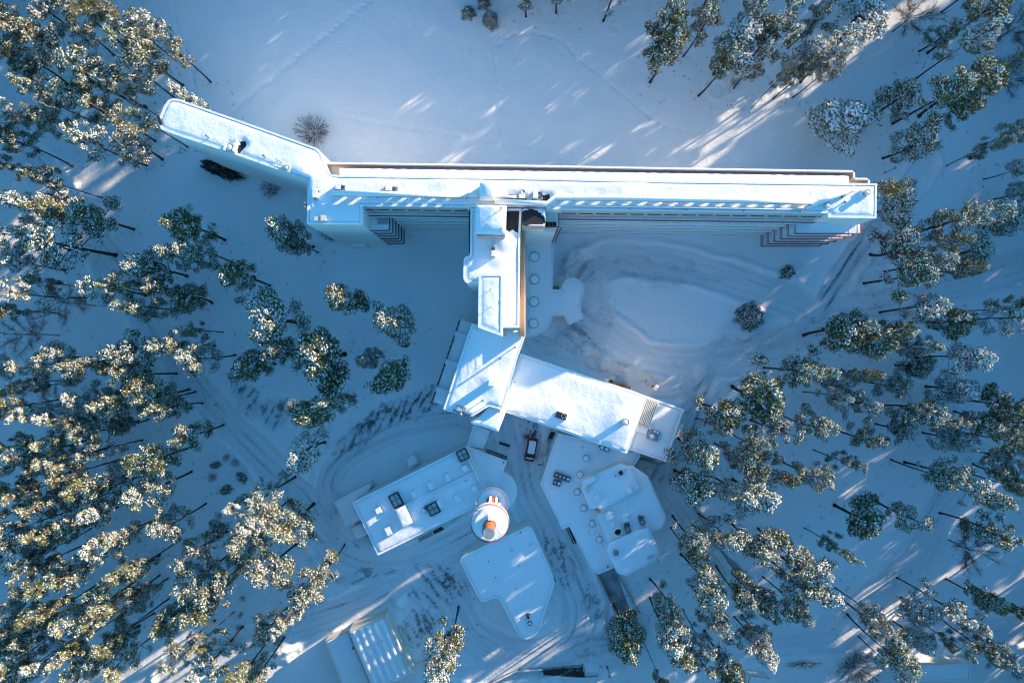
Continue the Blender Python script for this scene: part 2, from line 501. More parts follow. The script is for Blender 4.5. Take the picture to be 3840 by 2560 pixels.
for pts, hw, dep, step in TRAILS:
    d, lat, run = polyline_field(xi, yi, smooth_line([at(*p) for p in pts]))
    g = np.exp(-(d / hw) ** 2)
    if step: g = g * (.35 + .65 * (np.sin(run * 2 * math.pi / step * .5 + lat * 3) > -.2))
    zi = zi - dep * g
wx, wy = at(2690, 335); q = np.hypot(xi - wx, yi - wy)
zi = zi + .14 * np.exp(-((q - 1.75) / .3) ** 2)      # ring wall of the snowed-in fountain
z[inner] = zi; pack[inner] = pk; dirt_shade[inner] = di; roadm[inner] = rm
ZG = z.reshape(shp)
def ground(px_, py_):
    i = min(max(int(np.searchsorted(gx, px_)), 0), len(gx) - 1); j = min(max(int(np.searchsorted(gy, py_)), 0), len(gy) - 1)
    return float(ZG[j, i])

ny, nx = shp
idx = np.arange(nx * ny).reshape(shp)
q4 = np.stack([idx[:-1, :-1], idx[:-1, 1:], idx[1:, 1:], idx[1:, :-1]], -1).reshape(-1, 4)
isroad = roadm[q4].mean(1) > .5
def grid_obj(name, faces, kind):
    used = np.unique(faces); remap = np.full(nx * ny, -1); remap[used] = np.arange(len(used))
    me = bpy.data.meshes.new(name)
    me.vertices.add(len(used)); me.vertices.foreach_set('co', np.stack([x[used], y[used], z[used]], 1).astype(np.float32).ravel())
    nf = len(faces)
    me.loops.add(nf * 4); me.loops.foreach_set('vertex_index', remap[faces].astype(np.int32).ravel())
    me.polygons.add(nf); me.polygons.foreach_set('loop_start', np.arange(0, nf * 4, 4, dtype=np.int32))
    me.polygons.foreach_set('use_smooth', np.ones(nf, bool))
    me.update(calc_edges=True)
    for nm, arr in (('pack', pack), ('dirt_shade', dirt_shade)):
        a = me.attributes.new(nm, 'FLOAT', 'POINT'); a.data.foreach_set('value', np.clip(arr[used], 0, 1).astype(np.float32))
    me.materials.append(M['ground'])
    o = link(name, me); o['kind'] = kind
    return o
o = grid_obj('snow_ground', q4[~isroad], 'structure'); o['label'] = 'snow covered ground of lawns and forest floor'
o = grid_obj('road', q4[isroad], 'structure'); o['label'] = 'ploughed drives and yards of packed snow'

# ------------------------------------------------------------------ building helpers
def snow_sheet(name, poly, zt, parent, thick=.28, sp=.6, amp=.07, holes=(), mat='snow', drift=()):
    pts = [Vector(p) for p in poly]; n = len(pts)
    for d in (.14, .4):
        try: ip = inset(poly, d)
        except Exception: ip = []
        for i in range(len(ip)):
            a = Vector(ip[i]); b = Vector(ip[(i + 1) % len(ip)]); k = max(1, int((b - a).length / sp))
            pts += [a + (b - a) * (j / k) for j in range(k)]
    P_ = np.array(poly); lo = P_.min(0); hi = P_.max(0)
    xs = np.arange(lo[0], hi[0], sp); ys = np.arange(lo[1], hi[1], sp)
    GX, GY = np.meshgrid(xs, ys); GX = GX.ravel() + rng.uniform(-.15, .15, GX.size) * sp; GY = GY.ravel() + rng.uniform(-.15, .15, GY.size) * sp
    inside, dist = poly_dist(GX, GY, poly)
    k = inside & (dist > .5)
    pts += [Vector(p) for p in zip(GX[k], GY[k])]
    r = geometry.delaunay_2d_cdt(pts, [(i, (i + 1) % n) for i in range(n)], [], 1, 1e-5)
    vx = np.array([p.x for p in r[0]]); vy = np.array([p.y for p in r[0]])
    _, d = poly_dist(vx, vy, poly)
    amp *= .72
    zz_ = zt + thick * (1 - np.exp(-d / .14)) + amp * ((fbm(vx * .28, vy * .28, 3, 5) - .5) * 1.6 + (fbm(vx * 1.3, vy * 1.3, 2, 8) - .5) * .5) * np.clip(d / .5, 0, 1)
    for hx, hy, hr in holes:
        q = np.hypot(vx - hx, vy - hy) / hr + (fbm(vx * 1.1 + hx, vy * 1.1, 2, 4) - .5) * .5
        zz_ = np.where(q < 1, zt - .12, zz_)
    for hx, hy, hr, hh in drift:
        q = np.hypot(vx - hx, vy - hy) / hr
        zz_ = zz_ + hh * np.clip(1 - q * q, 0, 1) ** 2
    mb = MB(); mb.v = list(zip(vx, vy, zz_)); mb.f = [tuple(f) for f in r[2]]
    return mb.build(name, M[mat], parent, smooth=True)

def poly_dist(px_, py_, poly):
    ins = np.zeros(px_.shape, bool); d = np.full(px_.shape, 1e9); n = len(poly)
    for i in range(n):
        (ax, ay), (bx, by) = poly[i], poly[(i + 1) % n]
        dx, dy = bx - ax, by - ay; L2 = dx * dx + dy * dy + 1e-12
        t = np.clip(((px_ - ax) * dx + (py_ - ay) * dy) / L2, 0, 1)
        d = np.minimum(d, np.hypot(px_ - ax - t * dx, py_ - ay - t * dy))
        c = ((ay > py_) != (by > py_)) & (px_ < (bx - ax) * (py_ - ay) / (by - ay + 1e-12) + ax)
        ins ^= c
    return ins, d

def parapet(poly, z0, h, t, parent, skip=(), mat='plaster', name='parapet', cap=True):
    n = len(poly); ip = inset(poly, t); mb = MB(); cp = MB()
    for i in range(n):
        if i in skip: continue
        j = (i + 1) % n
        q = [poly[i], poly[j], ip[j], ip[i]]
        mb.prism(q, z0 - .155, z0 + h)
        cp.prism([(a, b) for a, b in q], z0 + h + .003, z0 + h + .07)
    o = mb.build(name, M[mat], parent)
    if cap: cp.build('snow_cap', M['snow'], o)
    return o

def shell(name, label, poly, zt, cat='building', mat='plaster', deck='bitumen', par=.22, thick=.28, skip=(), z0=-.6, snow=True, holes=(), amp=.07, drift=(), sp=.6):
    c = np.mean(np.array(poly), 0)
    b = thing(name, label, cat, (float(c[0]), float(c[1]), 0))
    MB().prism(poly, z0, zt - .16).build('wall', M[mat], b)
    MB().prism(inset(poly, .01), zt - .157, zt).build('roof_deck', M[deck], b)
    if par: parapet(poly, zt, par, .3, b, skip)
    if snow: snow_sheet('roof_snow', inset(poly, .29 if par else .0), zt + .004, b, thick, holes=holes, amp=amp, drift=drift, sp=sp)
    return b

_meshes = {}
def cached(key, fn):
    if key not in _meshes: _meshes[key] = fn()
    return _meshes[key]

def win_row(parent, p, q, z0, h, n, w, side=1, mat='glass', inset_=0.0):
    """n windows along the wall line p-q; side=+1 puts them on its left hand"""
    p = Vector(p); q = Vector(q); d = (q - p); L = d.length; d.normalize()
    nrm = Vector((-d.y, d.x)) * side; rot = math.atan2(d.y, d.x); og = ORG[parent.name]
    gl = cached(('win', w, h, mat), lambda: MB().box(0, 0, 0, h, w, .07).mesh('window', M[mat]))
    fr = cached(('sill', w), lambda: MB().box(0, 0, -.08, 0, w + .1, .14).mesh('sill', M['white']))
    for k in range(n):
        c = p + d * (L * (k + .5) / n) + nrm * .02
        o = link('window', gl, parent, (c.x - og[0], c.y - og[1], z0), rot)
        s = link('sill', fr, o)

def place(parent, name, mesh, xy, z, rot=0.0):
    og = ORG[parent.name]
    return link(name, mesh, parent, (xy[0] - og[0], xy[1] - og[1], z - og[2]), rot)

def rail(pts, h, r=.035, bars=3, post=1.6):
    """handrail, mid bars and posts along a 3-D line"""
    mb = MB()
    for k in range(bars):
        mb.tube([(a, b, c + h * (k + 1) / bars) for a, b, c in pts], r if k == bars - 1 else r * .7, 5)
    for (a, b) in zip(pts[:-1], pts[1:]):
        A = Vector(a); B = Vector(b); n = max(1, int((B - A).length / post))
        for i in range(n + 1):
            p = A + (B - A) * (i / n); mb.tube([p, p + Vector((0, 0, h))], r * .8, 4)
    return mb

# roof equipment kinds, built once and reused by every roof (origin on the roof surface)
def k_box(lx, ly, h, mat, cap=.18):
    def f():
        return MB().box(0, 0, -.1, h, lx, ly).mesh('vent_box', M[mat]), MB().box(0, 0, h + .004, h + cap, lx * .98, ly * .98, taper=.88).mesh('snow_cap', M['snow'])
    return cached(('kbox', lx, ly, h, mat), f)
def vent_box(parent, px, py, zt, lx, ly, h, rot, mat='grey_metal', cap=.18, name='vent_box'):
    a, b = k_box(lx, ly, h, mat, cap)
    o = place(parent, name, a, at(px, py, zt), zt, R(rot))
    if cap: link('snow_cap', b, o)
    return o
def vent_pipe(parent, px, py, zt, h=.9, r=.07, hood=True):
    a = cached(('pipe', h, r), lambda: MB().cyl(0, 0, -.1, h, r, seg=8).mesh('vent_pipe', M['dark_metal']))
    b = cached(('hood', h, r), lambda: MB().cyl(0, 0, h - .05, h + .1, r * 2.2, r * 1.2, seg=10, bottom=True).mesh('hood', M['dark_metal']))
    o = place(parent, 'vent_pipe', a, at(px, py, zt), zt)
    if hood: link('hood', b, o)
    return o
def vent_drum(parent, px, py, zt, r, h, mat='grey_metal', cap=True, open_=False, name='vent_drum', capmat='snow'):
    a = cached(('drum', r, h, mat, open_), lambda: (MB().ring(0, 0, -.1, h, r, r * .86) if open_ else MB().cyl(0, 0, -.1, h, r, seg=20)).mesh('vent_drum', M[mat]))
    o = place(parent, name, a, at(px, py, zt), zt)
    if open_:
        link('shaft', cached(('shaft', r), lambda: MB().cyl(0, 0, -.05, .06, r * .85, seg=20).mesh('shaft', M['black'])), o)
    else:
        link('rim', cached(('rim', r, h, mat), lambda: MB().ring(0, 0, h - .02, h + .1, r * 1.08, r * .9, 20).mesh('rim', M[mat])), o)
        if cap: link('snow_cap', cached(('dcap', r, h, capmat), lambda: MB().dome(0, 0, h + .004, r * .88, .14, 16, 3).mesh('snow_cap', M[capmat], smooth=True)), o)
    return o
def skylight_drum(parent, px, py, zt, r, h=.5):
    o = place(parent, 'skylight', cached(('sk', r, h), lambda: MB().cyl(0, 0, -.1, h, r * 1.05, r, seg=24).mesh('skylight', M['plaster'])), at(px, py, zt), zt)
    link('rim', cached(('skr', r, h), lambda: MB().ring(0, 0, h, h + .06, r, r * .9, 24).mesh('rim', M['dark_metal'])), o)
    link('snow_cap', cached(('skc', r, h), lambda: MB().dome(0, 0, h + .004, r * .9, .16, 20, 4).mesh('snow_cap', M['snow'], smooth=True)), o)
    return o
def fan_unit(parent, px, py, zt, rot, lx=1.5, ly=.9, h=.9):
    """air handling unit on legs with its fan grille"""
    o = place(parent, 'fan_unit', cached(('fan', lx, ly, h), lambda: MB().box(0, 0, .25, h, lx, ly).mesh('fan_unit', M['grey_metal'])), at(px, py, zt), zt, R(rot))
    link('fan', cached(('fanr', lx, ly, h), lambda: MB().ring(lx * .22, 0, h, h + .08, ly * .36, ly * .28, 16).mesh('fan', M['black'])), o)
    link('snow_cap', cached(('fanc', lx, ly, h), lambda: MB().box(-lx * .2, 0, h + .004, h + .2, lx * .5, ly * .9, taper=.85).mesh('snow_cap', M['snow'])), o)
    lg = cached(('fanl', lx, ly), lambda: MB().box(0, 0, -.1, .25, .1, .1).mesh('leg', M['dark_metal']))
    for sx in (-1, 1):
        for sy in (-1, 1): link('leg', lg, o, (sx * lx * .4, sy * ly * .4, 0))
    return o

# ------------------------------------------------------------------ the long patient wing with its angled sun-terrace end
ZA = 22.0
A_px = [(1272, 658), (1900, 666), (2500, 679), (3185, 688), (3286, 689), (3284, 820), (3103, 817), (3103, 801), (2500, 793), (2047, 786), (2046, 778),
        (1764, 779), (1360, 774), (1360, 843), (1152, 841), (1155, 677), (880, 580), (640, 500), (608, 487), (597, 468), (597, 450), (620, 396), (634, 378),
        (652, 371), (672, 374), (920, 460), (1168, 549), (1190, 558), (1206, 578), (1213, 610), (1226, 642), (1244, 655)]
A_poly = poly_at(A_px, ZA)
hole_fan = at(862, 545, ZA); hole_fan2 = at(902, 553, ZA)
aw = shell('patient_wing', 'long white hospital wing with snowy roof, ducts and angled sun-terrace end', A_poly, ZA, par=.16, thick=.26,
           holes=[(*at(902, 553, ZA), .85), (*at(857, 548, ZA), .5), (*at(1945, 752, ZA), 1.2), (*at(1910, 750, ZA), 1.0), (*at(2040, 748, ZA), 1.0)],
           drift=[(*at(1700, 700, ZA), 4, .25), (*at(2350, 715, ZA), 5, .2), (*at(1170, 660, ZA), 4, .35), (*at(1120, 655, ZA), 3, .25)], amp=.12, sp=.55)
OA = ORG[aw.name]
# low roof terrace along the sunny side, its floor, brown inner cladding and outer wall
ZT = 19.0
T_out = [(1226, 608), (1900, 617), (2500, 628), (3206, 639), (3206, 667), (3262, 668), (3262, 700)]
tp = [at(a, b, ZT + 1.2) for a, b in T_out]
tin = [(at(3262, 712, ZT)), at(1215, 690, ZT), at(1204, 600, ZT)]
tpoly = tp + tin
if sum(tpoly[i][0] * tpoly[(i + 1) % len(tpoly)][1] - tpoly[(i + 1) % len(tpoly)][0] * tpoly[i][1] for i in range(len(tpoly))) < 0: tpoly = tpoly[::-1]
ter = MB().prism(inset(tpoly, .02), -.6, ZT).build('sun_terrace', M['cream'], aw)
w1 = MB(); w2 = MB(); w3 = MB()
for a, b in zip(tp[:-1], tp[1:]):
    d = (Vector(b) - Vector(a)).normalized(); nr = Vector((d.y, -d.x))   # inward (towards -Y for eastward runs)
    e = d * .12
    oa = Vector(a) + nr * .12; ob = Vector(b) + nr * .12
    w1.wall(oa - e * 0, ob + e * 0, ZT + .003, ZT + 1.15, .22)
    w2.wall(Vector(a) + nr * .27, Vector(b) + nr * .27, ZT + .003, ZT + 1.05, .06)
    w3.wall(oa, ob, ZT + 1.152, ZT + 1.24, .24)
pw = w1.build('parapet', M['plaster'], ter)
w2.build('cladding', M['clad'], ter); w3.build('snow_cap', M['snow'], ter)
ts = poly_at([(1274, 632), (1900, 641), (2500, 651), (3183, 660), (3186, 712), (1272, 690)], ZT)
slope = MB(); NS = 150; vs_ = []; fs_ = []       # snow banked up the glazed lean-to between terrace and roof
for i in range(NS + 1):
    px_ = 1274 + (3183 - 1274) * i / NS
    for j, (t, zs) in enumerate(((0, 19.02), (.02, 20.0), (.3, 20.55), (.65, 21.25), (1.0, 21.95))):
        xa, ya = at(px_, 630 + (px_ - 1274) * .0152, 20.0); xb, yb = at(px_, 664 + (px_ - 1274) * .0130, 22.0)
        vs_.append((xa + (xb - xa) * t, ya + (yb - ya) * t, zs + .05 * math.sin(i * 1.7 + j) * (0 < j < 4)))
for i in range(NS):
    for j in range(4): fs_.append((i * 5 + j, i * 5 + j + 1, i * 5 + 6 + j, i * 5 + 5 + j))
slope.add(vs_, fs_).build('terrace_snow', M['snow'], aw, smooth=True)
# south front: ledges, window bands and the red rail of the top-floor ledge
def front(x0, y0, x1, y1, nwin, rail_mat):
    """window wall from (x0,y0) to (x1,y1): six window bands with white ledges, top ledge with rail, clad top storey"""
    def ln(d): return (x0, y0 - d), (x1, y1 - d)
    mb = MB()
    for k in range(6): mb.wall(*ln(.10), 1.2 + 2.72 * k + 2.02, 1.2 + 2.72 * k + 2.22, .24)
    mb.build('ledge', M['white'], aw)
    MB().wall(*ln(-.9), -.6, 17.2, 1.8).build('front_wall', M['plaster'], aw)
    L = math.hypot(x1 - x0, y1 - y0)
    for k in range(6):
        win_row(aw, *ln(0), 1.2 + 2.72 * k + .85, 1.05, nwin, L / nwin * .94, side=-1, mat='black')
    MB().wall(*ln(.32), 17.05, 17.2, .7).build('ledge', M['plaster'], aw)
    a, b = ln(.6)
    rail([(*a, 17.2), (*b, 17.2)], 1.0, .045).build('railing', M[rail_mat], aw)
    MB().wall(*ln(.34), 17.204, 17.3, .5).build('ledge_snow', M['snow'], aw)
    MB().wall(*ln(-.02), 17.21, 21.75, .12).build('cladding', M['clad_pale'], aw)
    win_row(aw, *ln(.05), 19.5, .5, nwin, L / nwin * .8, side=-1)
xw0 = at(1366, 0, 17)[0]; xw1 = at(1760, 0, 17)[0]
xe0 = at(2096, 0, 17)[0]; xe1 = at(3095, 0, 17)[0]
front(xw0, 19.38, xw1, 19.22, 7, 'plum_rail'); front(xe0, 18.86, xe1, 18.32, 16, 'red_rail')
# stacked corner balconies
def balcony(x0, x1, y0, y1, zf, mat, slatted=False, snow=True):
    sl = MB().box((x0 + x1) / 2, (y0 + y1) / 2, zf - .16, zf, x1 - x0, y1 - y0).build('balcony', M['plaster'], aw)
    if snow:
        p = [(x0 + .1, y0 + .1), (x1 - .1, y0 + .1), (x1 - .1, y1), (x0 + .1, y1)]
        g = MB().prism(rounded(p, .15), zf + .004, zf + .2).build('balcony_snow', M['snow'], sl)
    c = .18
    rail([(x0, y1, zf), (x0, y0 + c, zf), (x0 + c, y0, zf), (x1 - c, y0, zf), (x1, y0 + c, zf), (x1, y1, zf)], 1.0, .045, 3, 1.8).build('railing', M[mat], sl)
    return sl
for k in range(6):
    zf = 2.3 + 2.75 * k
    balcony(-21.6, -18.5, 16.75, 19.3, zf, 'plum_rail')
    balcony(42.8, 53.0, 16.3, 18.15, zf, 'red_rail')
# end blocks south of the front line carry plain plaster; a louvred hatch lies on the top west balcony
MB().box(-19.6, 18.2, 16.26, 16.42, 1.6, .9).build('hatch', M['grey_metal'], aw)
# entrance porch of the west block
MB().box(*at(1343, 910, 2.6), -.5, 2.6, 2.7, 1.1).build('porch', M['plaster'], aw)
snow_sheet('porch_snow', poly_at([(1314, 903), (1372, 903), (1372, 925), (1314, 925)], 2.7), 2.6, aw, .25, sp=.4)
# duct runs with their block supports
def duct(pts, zt, r=.40, zc=1.2, step=2.1, sup=.8):
    p3 = [(*at(a, b, zt + zc), zt + zc) for a, b in pts]
    o = MB().tube(p3, r, 12).build('duct', M['grey_metal'], aw, smooth=True)
    MB().tube([(a, b + .03, c + .11) for a, b, c in p3], r * .96, 10).build('snow_cap', M['snow_rough'], o, smooth=True)
    for (ax, ay, az), (bx, by, bz) in zip(p3[:-1], p3[1:]):
        L = math.hypot(bx - ax, by - ay); n = int(L / step); rot = math.atan2(by - ay, bx - ax)
        sm = cached(('sup', sup), lambda: MB().box(0, 0, -.1, .8, sup, .30).mesh('support', M['plaster']))
        lgm = cached('duleg', lambda: MB().box(0, -.35, -.1, .75, .08, .08).mesh('leg', M['dark_metal']))
        for k in range(n):
            t = (k + .5) / n
            s = link('support', sm, o, (ax + (bx - ax) * t - OA[0], ay + (by - ay) * t - OA[1], zt), rot)
            link('leg', lgm, o, (ax + (bx - ax) * (k + .95) / n - OA[0], ay + (by - ay) * (k + .95) / n - OA[1], zt), rot)
    return o
duct([(1248, 726), (1750, 734)], ZA, .42)
duct([(1752, 733), (1797, 734)], ZA, .34)
duct([(1855, 757), (2050, 766), (2082, 742), (2320, 744), (2790, 753), (3044, 758)], ZA, .42)
duct([(1855, 738), (1945, 741)], ZA, .25, .6)
duct([(3020, 782), (3203, 706)], ZA, .3, .75, 6, .3)
duct([(2143, 756), (2160, 772), (3010, 785)], ZA, .16, .35, 8, .2)
MB().wall(at(2400, 735, ZA + .2), at(3040, 744, ZA + .2), ZA, ZA + .45, .16).build('kerb', M['plaster'], aw)
# roof equipment
for a in [(787, 518, 1.2), (998, 591, 1.2), (1045, 604, 1.3), (1059, 612, 1.3), (1198, 721, .6), (1148, 766, .9), (1148, 780, .9)]:
    vent_pipe(aw, a[0], a[1], ZA, a[2], .05 if a[2] > 1.25 else .08, a[2] < 1.25)
for a in [(853, 556), (886, 560)]: vent_box(aw, a[0], a[1], ZA, .35, 1.1, .75, -19, 'cream', .1)
vent_drum(aw, 869, 558, ZA, .5, .7)
vent_box(aw, 1081, 633, ZA, 1.0, 1.0, .5, -18, 'cream', 0); vent_drum(aw, 1081, 633, ZA, .32, .65, capmat='snow')
vent_box(aw, 1187, 730, ZA, .7, 1.3, .8, 0); vent_pipe(aw, 1187, 752, ZA, .7)
vent_box(aw, 1193, 820, ZA, .75, .75, .6, 0, 'cream', 0); vent_box(aw, 1217, 820, ZA, .75, .8, .7, 0, 'cream', 0)
fan_unit(aw, 1281, 708, ZA, 0, 1.5, .7); fan_unit(aw, 1471, 713, ZA, -5, 1.9, .7)
vent_box(aw, 1287, 696, ZA, .5, .4, .6, 0)
fan_unit(aw, 2014, 738, ZA, 0, 1.5, 1.1, 1.1); vent_box(aw, 1957, 741, ZA, .9, .7, .9, 0)
fan_unit(aw, 1960, 722, ZA, 40, .7, .4, .5)
for a in [(3096, 773, .36, .5), (3238, 727, .40, 1.0)]:
    vent_box(aw, a[0] - 2, a[1], ZA, .95, .95, a[3] * .6, 0, 'plaster', 0); vent_drum(aw, a[0] + 1, a[1], ZA, a[2], a[3])
vent_pipe(aw, 3158, 762, ZA, .9, .09); vent_pipe(aw, 3070, 757, ZA, .3, .1); vent_pipe(aw, 3153, 740, ZA, .4, .08)
vent_box(aw, 3145, 725, ZA, .35, .25, .35, 20)
# drain box at the rounded tip
MB().box(*at(604, 456, ZA), ZA - .05, ZA + .5, .35, 1.1, R(20)).build('scupper', M['black'], aw)

# ------------------------------------------------------------------ stair and lift block joining the wings
ZL = 22.0
L_px = [(1765, 783), (1763, 955), (1757, 962), (1745, 964), (1739, 975), (1738, 1046), (1745, 1058), (1756, 1062), (1793, 1062), (1793, 1228), (1948, 1228), (1951, 880), (1956, 783)]
lk = shell('lift_block', 'tall snowy stair and lift block joining long wing to southern wings', poly_at(L_px, ZL), ZL, par=.22, thick=.26, amp=.16,
           holes=[(*at(1930, 795, ZL), 1.35), (*at(1915, 815, ZL), 1.1), (*at(1940, 828, ZL), 1.1), (*at(1915, 846, ZL), 1.0), (*at(1935, 855, ZL), .8)],
           drift=[(*at(1890, 905, ZL), 2.2, .35), (*at(1880, 985, ZL), 2.0, .3)], sp=.45)
def penthouse(par, px, z1, name, ridge=None, tilt=.35, zb=ZL):
    p = poly_at(px, z1)
    o = MB().prism(p, zb - .3, z1).build(name, M['plaster'], par)
    # snow lies as a low ridged quilt
    c = np.array(p); lo = c.min(0); hi = c.max(0); rx = lo[0] + (hi[0] - lo[0]) * (ridge or .5)
    s = snow_sheet('roof_snow', p, z1 + .004, o, .26, sp=.4, amp=.16, mat='snow_rough')
    if ridge:
        for v in s.data.vertices:
            gx_ = v.co.x + ORG[par.name][0]; gy_ = v.co.y + ORG[par.name][1]
            k = (gx_ - lo[0]) / (rx - lo[0]) if gx_ < rx else 1 - .25 * (gx_ - rx) / (hi[0] - rx)
            e = min(1, (gy_ - lo[1]) / 1.1)
            v.co.z += tilt * (k * e - .2)
    return o
pa = penthouse(lk, [(1799, 685), (1855, 685), (1853, 746), (1797, 746)], 24.4, 'lift_house', .48, .3)
pb = penthouse(lk, [(1784, 768), (1899, 771), (1896, 880), (1782, 878)], 25.0, 'plant_house', .5, .42)
MB().wall(at(1785, 882, 25), at(1892, 883, 25), 22, 24.6, .1).build('fascia', M['clad'], lk)
pc_px = [(1796, 1026), (1887, 1026), (1885, 1261), (1793, 1228)]
pc = MB().prism(poly_at(pc_px, 25), 17.2, 25).build('plant_house', M['plaster'], lk)
parapet(poly_at(pc_px, 25), 25, .15, .35, pc, cap=True)
snow_sheet('roof_snow', inset(poly_at(pc_px, 25), .35), 25.0, pc, .2, sp=.45, amp=.22, mat='snow_rough')
def on(parent, fn, *a, **k): return fn(parent, *a, **k)
for a in [(1841, 1085, 1.5), (1840, 1151, 1.5)]: vent_pipe(lk, a[0], a[1], 25.1, a[2], .05, False)
for a in [(1879, 787, 1.6), (1879, 862, .9)]: vent_pipe(lk, a[0], a[1], 25.2, a[2], .06, True)
fan_unit(lk, 1850, 945, ZL, 90, 1.6, .6); vent_box(lk, 1847, 922, ZL, .7, .35, .6, 0); vent_pipe(lk, 1870, 956, ZL, .3, .08, False)
# access ladder between the low roof and the southern wing
lad = MB()
for dx in (-.28, .28):
    x0, y0 = at(1932, 1236, 20); lad.tube([(x0 + dx, y0, 17.2), (x0 + dx, y0 - .35, 22.9)], .04, 5)
for k in range(18): lad.tube([(x0 - .28, y0 - .02 * k, 17.4 + k * .30), (x0 + .28, y0 - .02 * k, 17.4 + k * .30)], .03, 4)
lad.build('ladder', M['cream'], lk)
# tan balcony along the east side
p = poly_at([(1950, 862), (1970, 862), (1969, 1262), (1949, 1262)], 18.6)
tb = MB().prism(p, 17.3, 18.6).build('east_balcony', M['tan'], lk)
xr = at(1969, 0, 18.6)[0]; ya = at(0, 862, 18.6)[1]; yb = at(0, 1262, 18.6)[1]
MB().wall((xr, ya), (xr, yb), 18.603, 18.80, .16).build('kerb', M['plaster'], tb)
rail([(xr, ya, 18.8), (xr, yb, 18.8)], .85, .035, 3, 2).build('railing', M['red_rail'], tb)
# west side strip of tall windows
win_row(lk, at(1763, 800, 18), at(1763, 950, 18), 18.0, 2.4, 6, 1.0, side=-1)
# ------------------------------------------------------------------ corner stair tower with its melted roof and landing
st_px = [(1957, 781), (2046, 781), (2045, 849), (1956, 848)]
st = shell('stair_tower', 'small stair tower with dark melted patch in its roof snow', rounded(poly_at(st_px, 22.8), .5, 3), 22.8, par=0, thick=.2, sp=.3, amp=.05,
           holes=[(*at(1992, 810, 22.8), 1.1), (*at(2012, 817, 22.8), 1.0), (*at(1978, 824, 22.8), .9), (*at(2028, 826, 22.8), .7), (*at(1972, 805, 22.8), .7)])
MB().wall(at(1958, 851, 22.3), at(2044, 852, 22.3), 20.9, 22.5, .12).build('fascia', M['tan'], st)
p = poly_at([(2047, 790), (2094, 790), (2093, 855), (1975, 856), (1975, 846), (2047, 846)], 19.0)
ld = MB().prism(p, 18.7, 19.0).build('landing', M['plaster'], st)
snow_sheet('landing_snow', inset(p, .1), 19.0, ld, .12, sp=.4)
rail([(*at(2094, 800, 19), 19), (*at(2094, 854, 19), 19), (*at(2046, 855, 19), 19)], 1.0, .05).build('railing', M['plum_rail'], st)
for k, a in enumerate([2052, 2066, 2080]):
    x0, y0 = at(a, 842, 19.3)
    fr = MB().box(x0, y0, 19.2, 19.5, .5, .55)
    fr.box(x0, y0 + .24, 19.5, 20.0, .5, .08); fr.box(x0 - .22, y0, 19.5, 19.7, .06, .5); fr.box(x0 + .22, y0, 19.5, 19.7, .06, .5)
    fr.build('bench_seat', M['timber'], st)
x0, y0 = at(2088, 866, 15)
MB().prism(poly_at([(1976, 857), (2085, 857), (2082, 872), (1976, 872)], 17.9), -.5, 18.6).build('tower_front', M['plaster'], st)
for dx in (0, .45): MB().box(at(2088, 866, 16)[0] + dx, at(2088, 866, 16)[1], 4, 18.7, .14, .14).build('column', M['red_rail'], st)

# ------------------------------------------------------------------ entrance terrace and free-form canopy
ZC = 4.2
C_px = [(1975, 902), (2077, 902), (2074, 1000), (2072, 1086), (2104, 1086), (2108, 1068), (2120, 1052), (2138, 1043), (2155, 1042), (2172, 1049), (2184, 1063), (2189, 1082), (2187, 1100),
        (2180, 1118), (2176, 1138), (2178, 1160), (2187, 1193), (2162, 1205), (2137, 1217), (2126, 1206), (2116, 1184), (2073, 1184), (2069, 1202), (2058, 1222), (2040, 1241), (2016, 1256), (1992, 1263), (1971, 1264), (1972, 1050)]
cn = shell('entrance_canopy', 'low entrance terrace with curved free-form canopy and four round skylights', poly_at(C_px, ZC), ZC, mat='plaster', par=.05, thick=.2, sp=.6, amp=.03, z0=2.9)
for a in [(2004, 964), (2004, 1048), (2002, 1132), (2000, 1212)]: skylight_drum(cn, a[0], a[1], ZC + .15, .86, .45)
MB().prism(inset(poly_at([(1975, 902), (2070, 902), (2068, 1180), (2055, 1215), (2010, 1250), (1972, 1258)], 0), .25), -.6, 2.9).build('hall_wall', M['plaster'], cn)
for a in [(2120, 1070), (2165, 1070), (2160, 1180), (2125, 1190), (2150, 1110)]: MB().cyl(*at(a[0], a[1], 2), -.4, 3.0, .14, seg=10).build('column', M['white'], cn)
x0, y0 = at(2085, 1078, .5)
MB().box(x0, y0, -.3, .8, 1.0, .5).build('planter', M['concrete'], cn)

# ------------------------------------------------------------------ southern wing (four storeys) with glazed side gallery
ZB = 17.0
B_px = [(1795, 1219), (1769, 1212), (1663, 1531), (1666, 1537), (1768, 1563), (1834, 1523), (1885, 1536), (1941, 1344), (1969, 1264), (1966, 1226), (1940, 1232)]
bw = shell('southern_wing', 'sunlit trapezoid-roofed wing with long mast shadows across its snow', poly_at(B_px, ZB), ZB, par=.05, thick=.24, amp=.10,
           drift=[(*at(1845, 1430, ZB), 2.2, .3), (*at(1760, 1540, ZB), 2.4, .3)])
ex = poly_at([(1834, 1523), (1896, 1546), (1869, 1619), (1812, 1600), (1770, 1590), (1764, 1580), (1800, 1560)], 16.2)
e_ = MB().prism(ex, -.6, 16.2).build('annexe', M['plaster'], bw)
snow_sheet('roof_snow', ex, 16.2, e_, .24, sp=.5, amp=.15)
g_px = [(1729, 1199), (1774, 1210), (1664, 1520), (1623, 1507)]
g_ = MB().prism(poly_at(g_px, 8.0), -.6, 8.0).build('gallery', M['plaster'], bw)
snow_sheet('gallery_snow', inset(poly_at(g_px, 8.0), .15), 8.0, g_, .16, sp=.5, amp=.04)
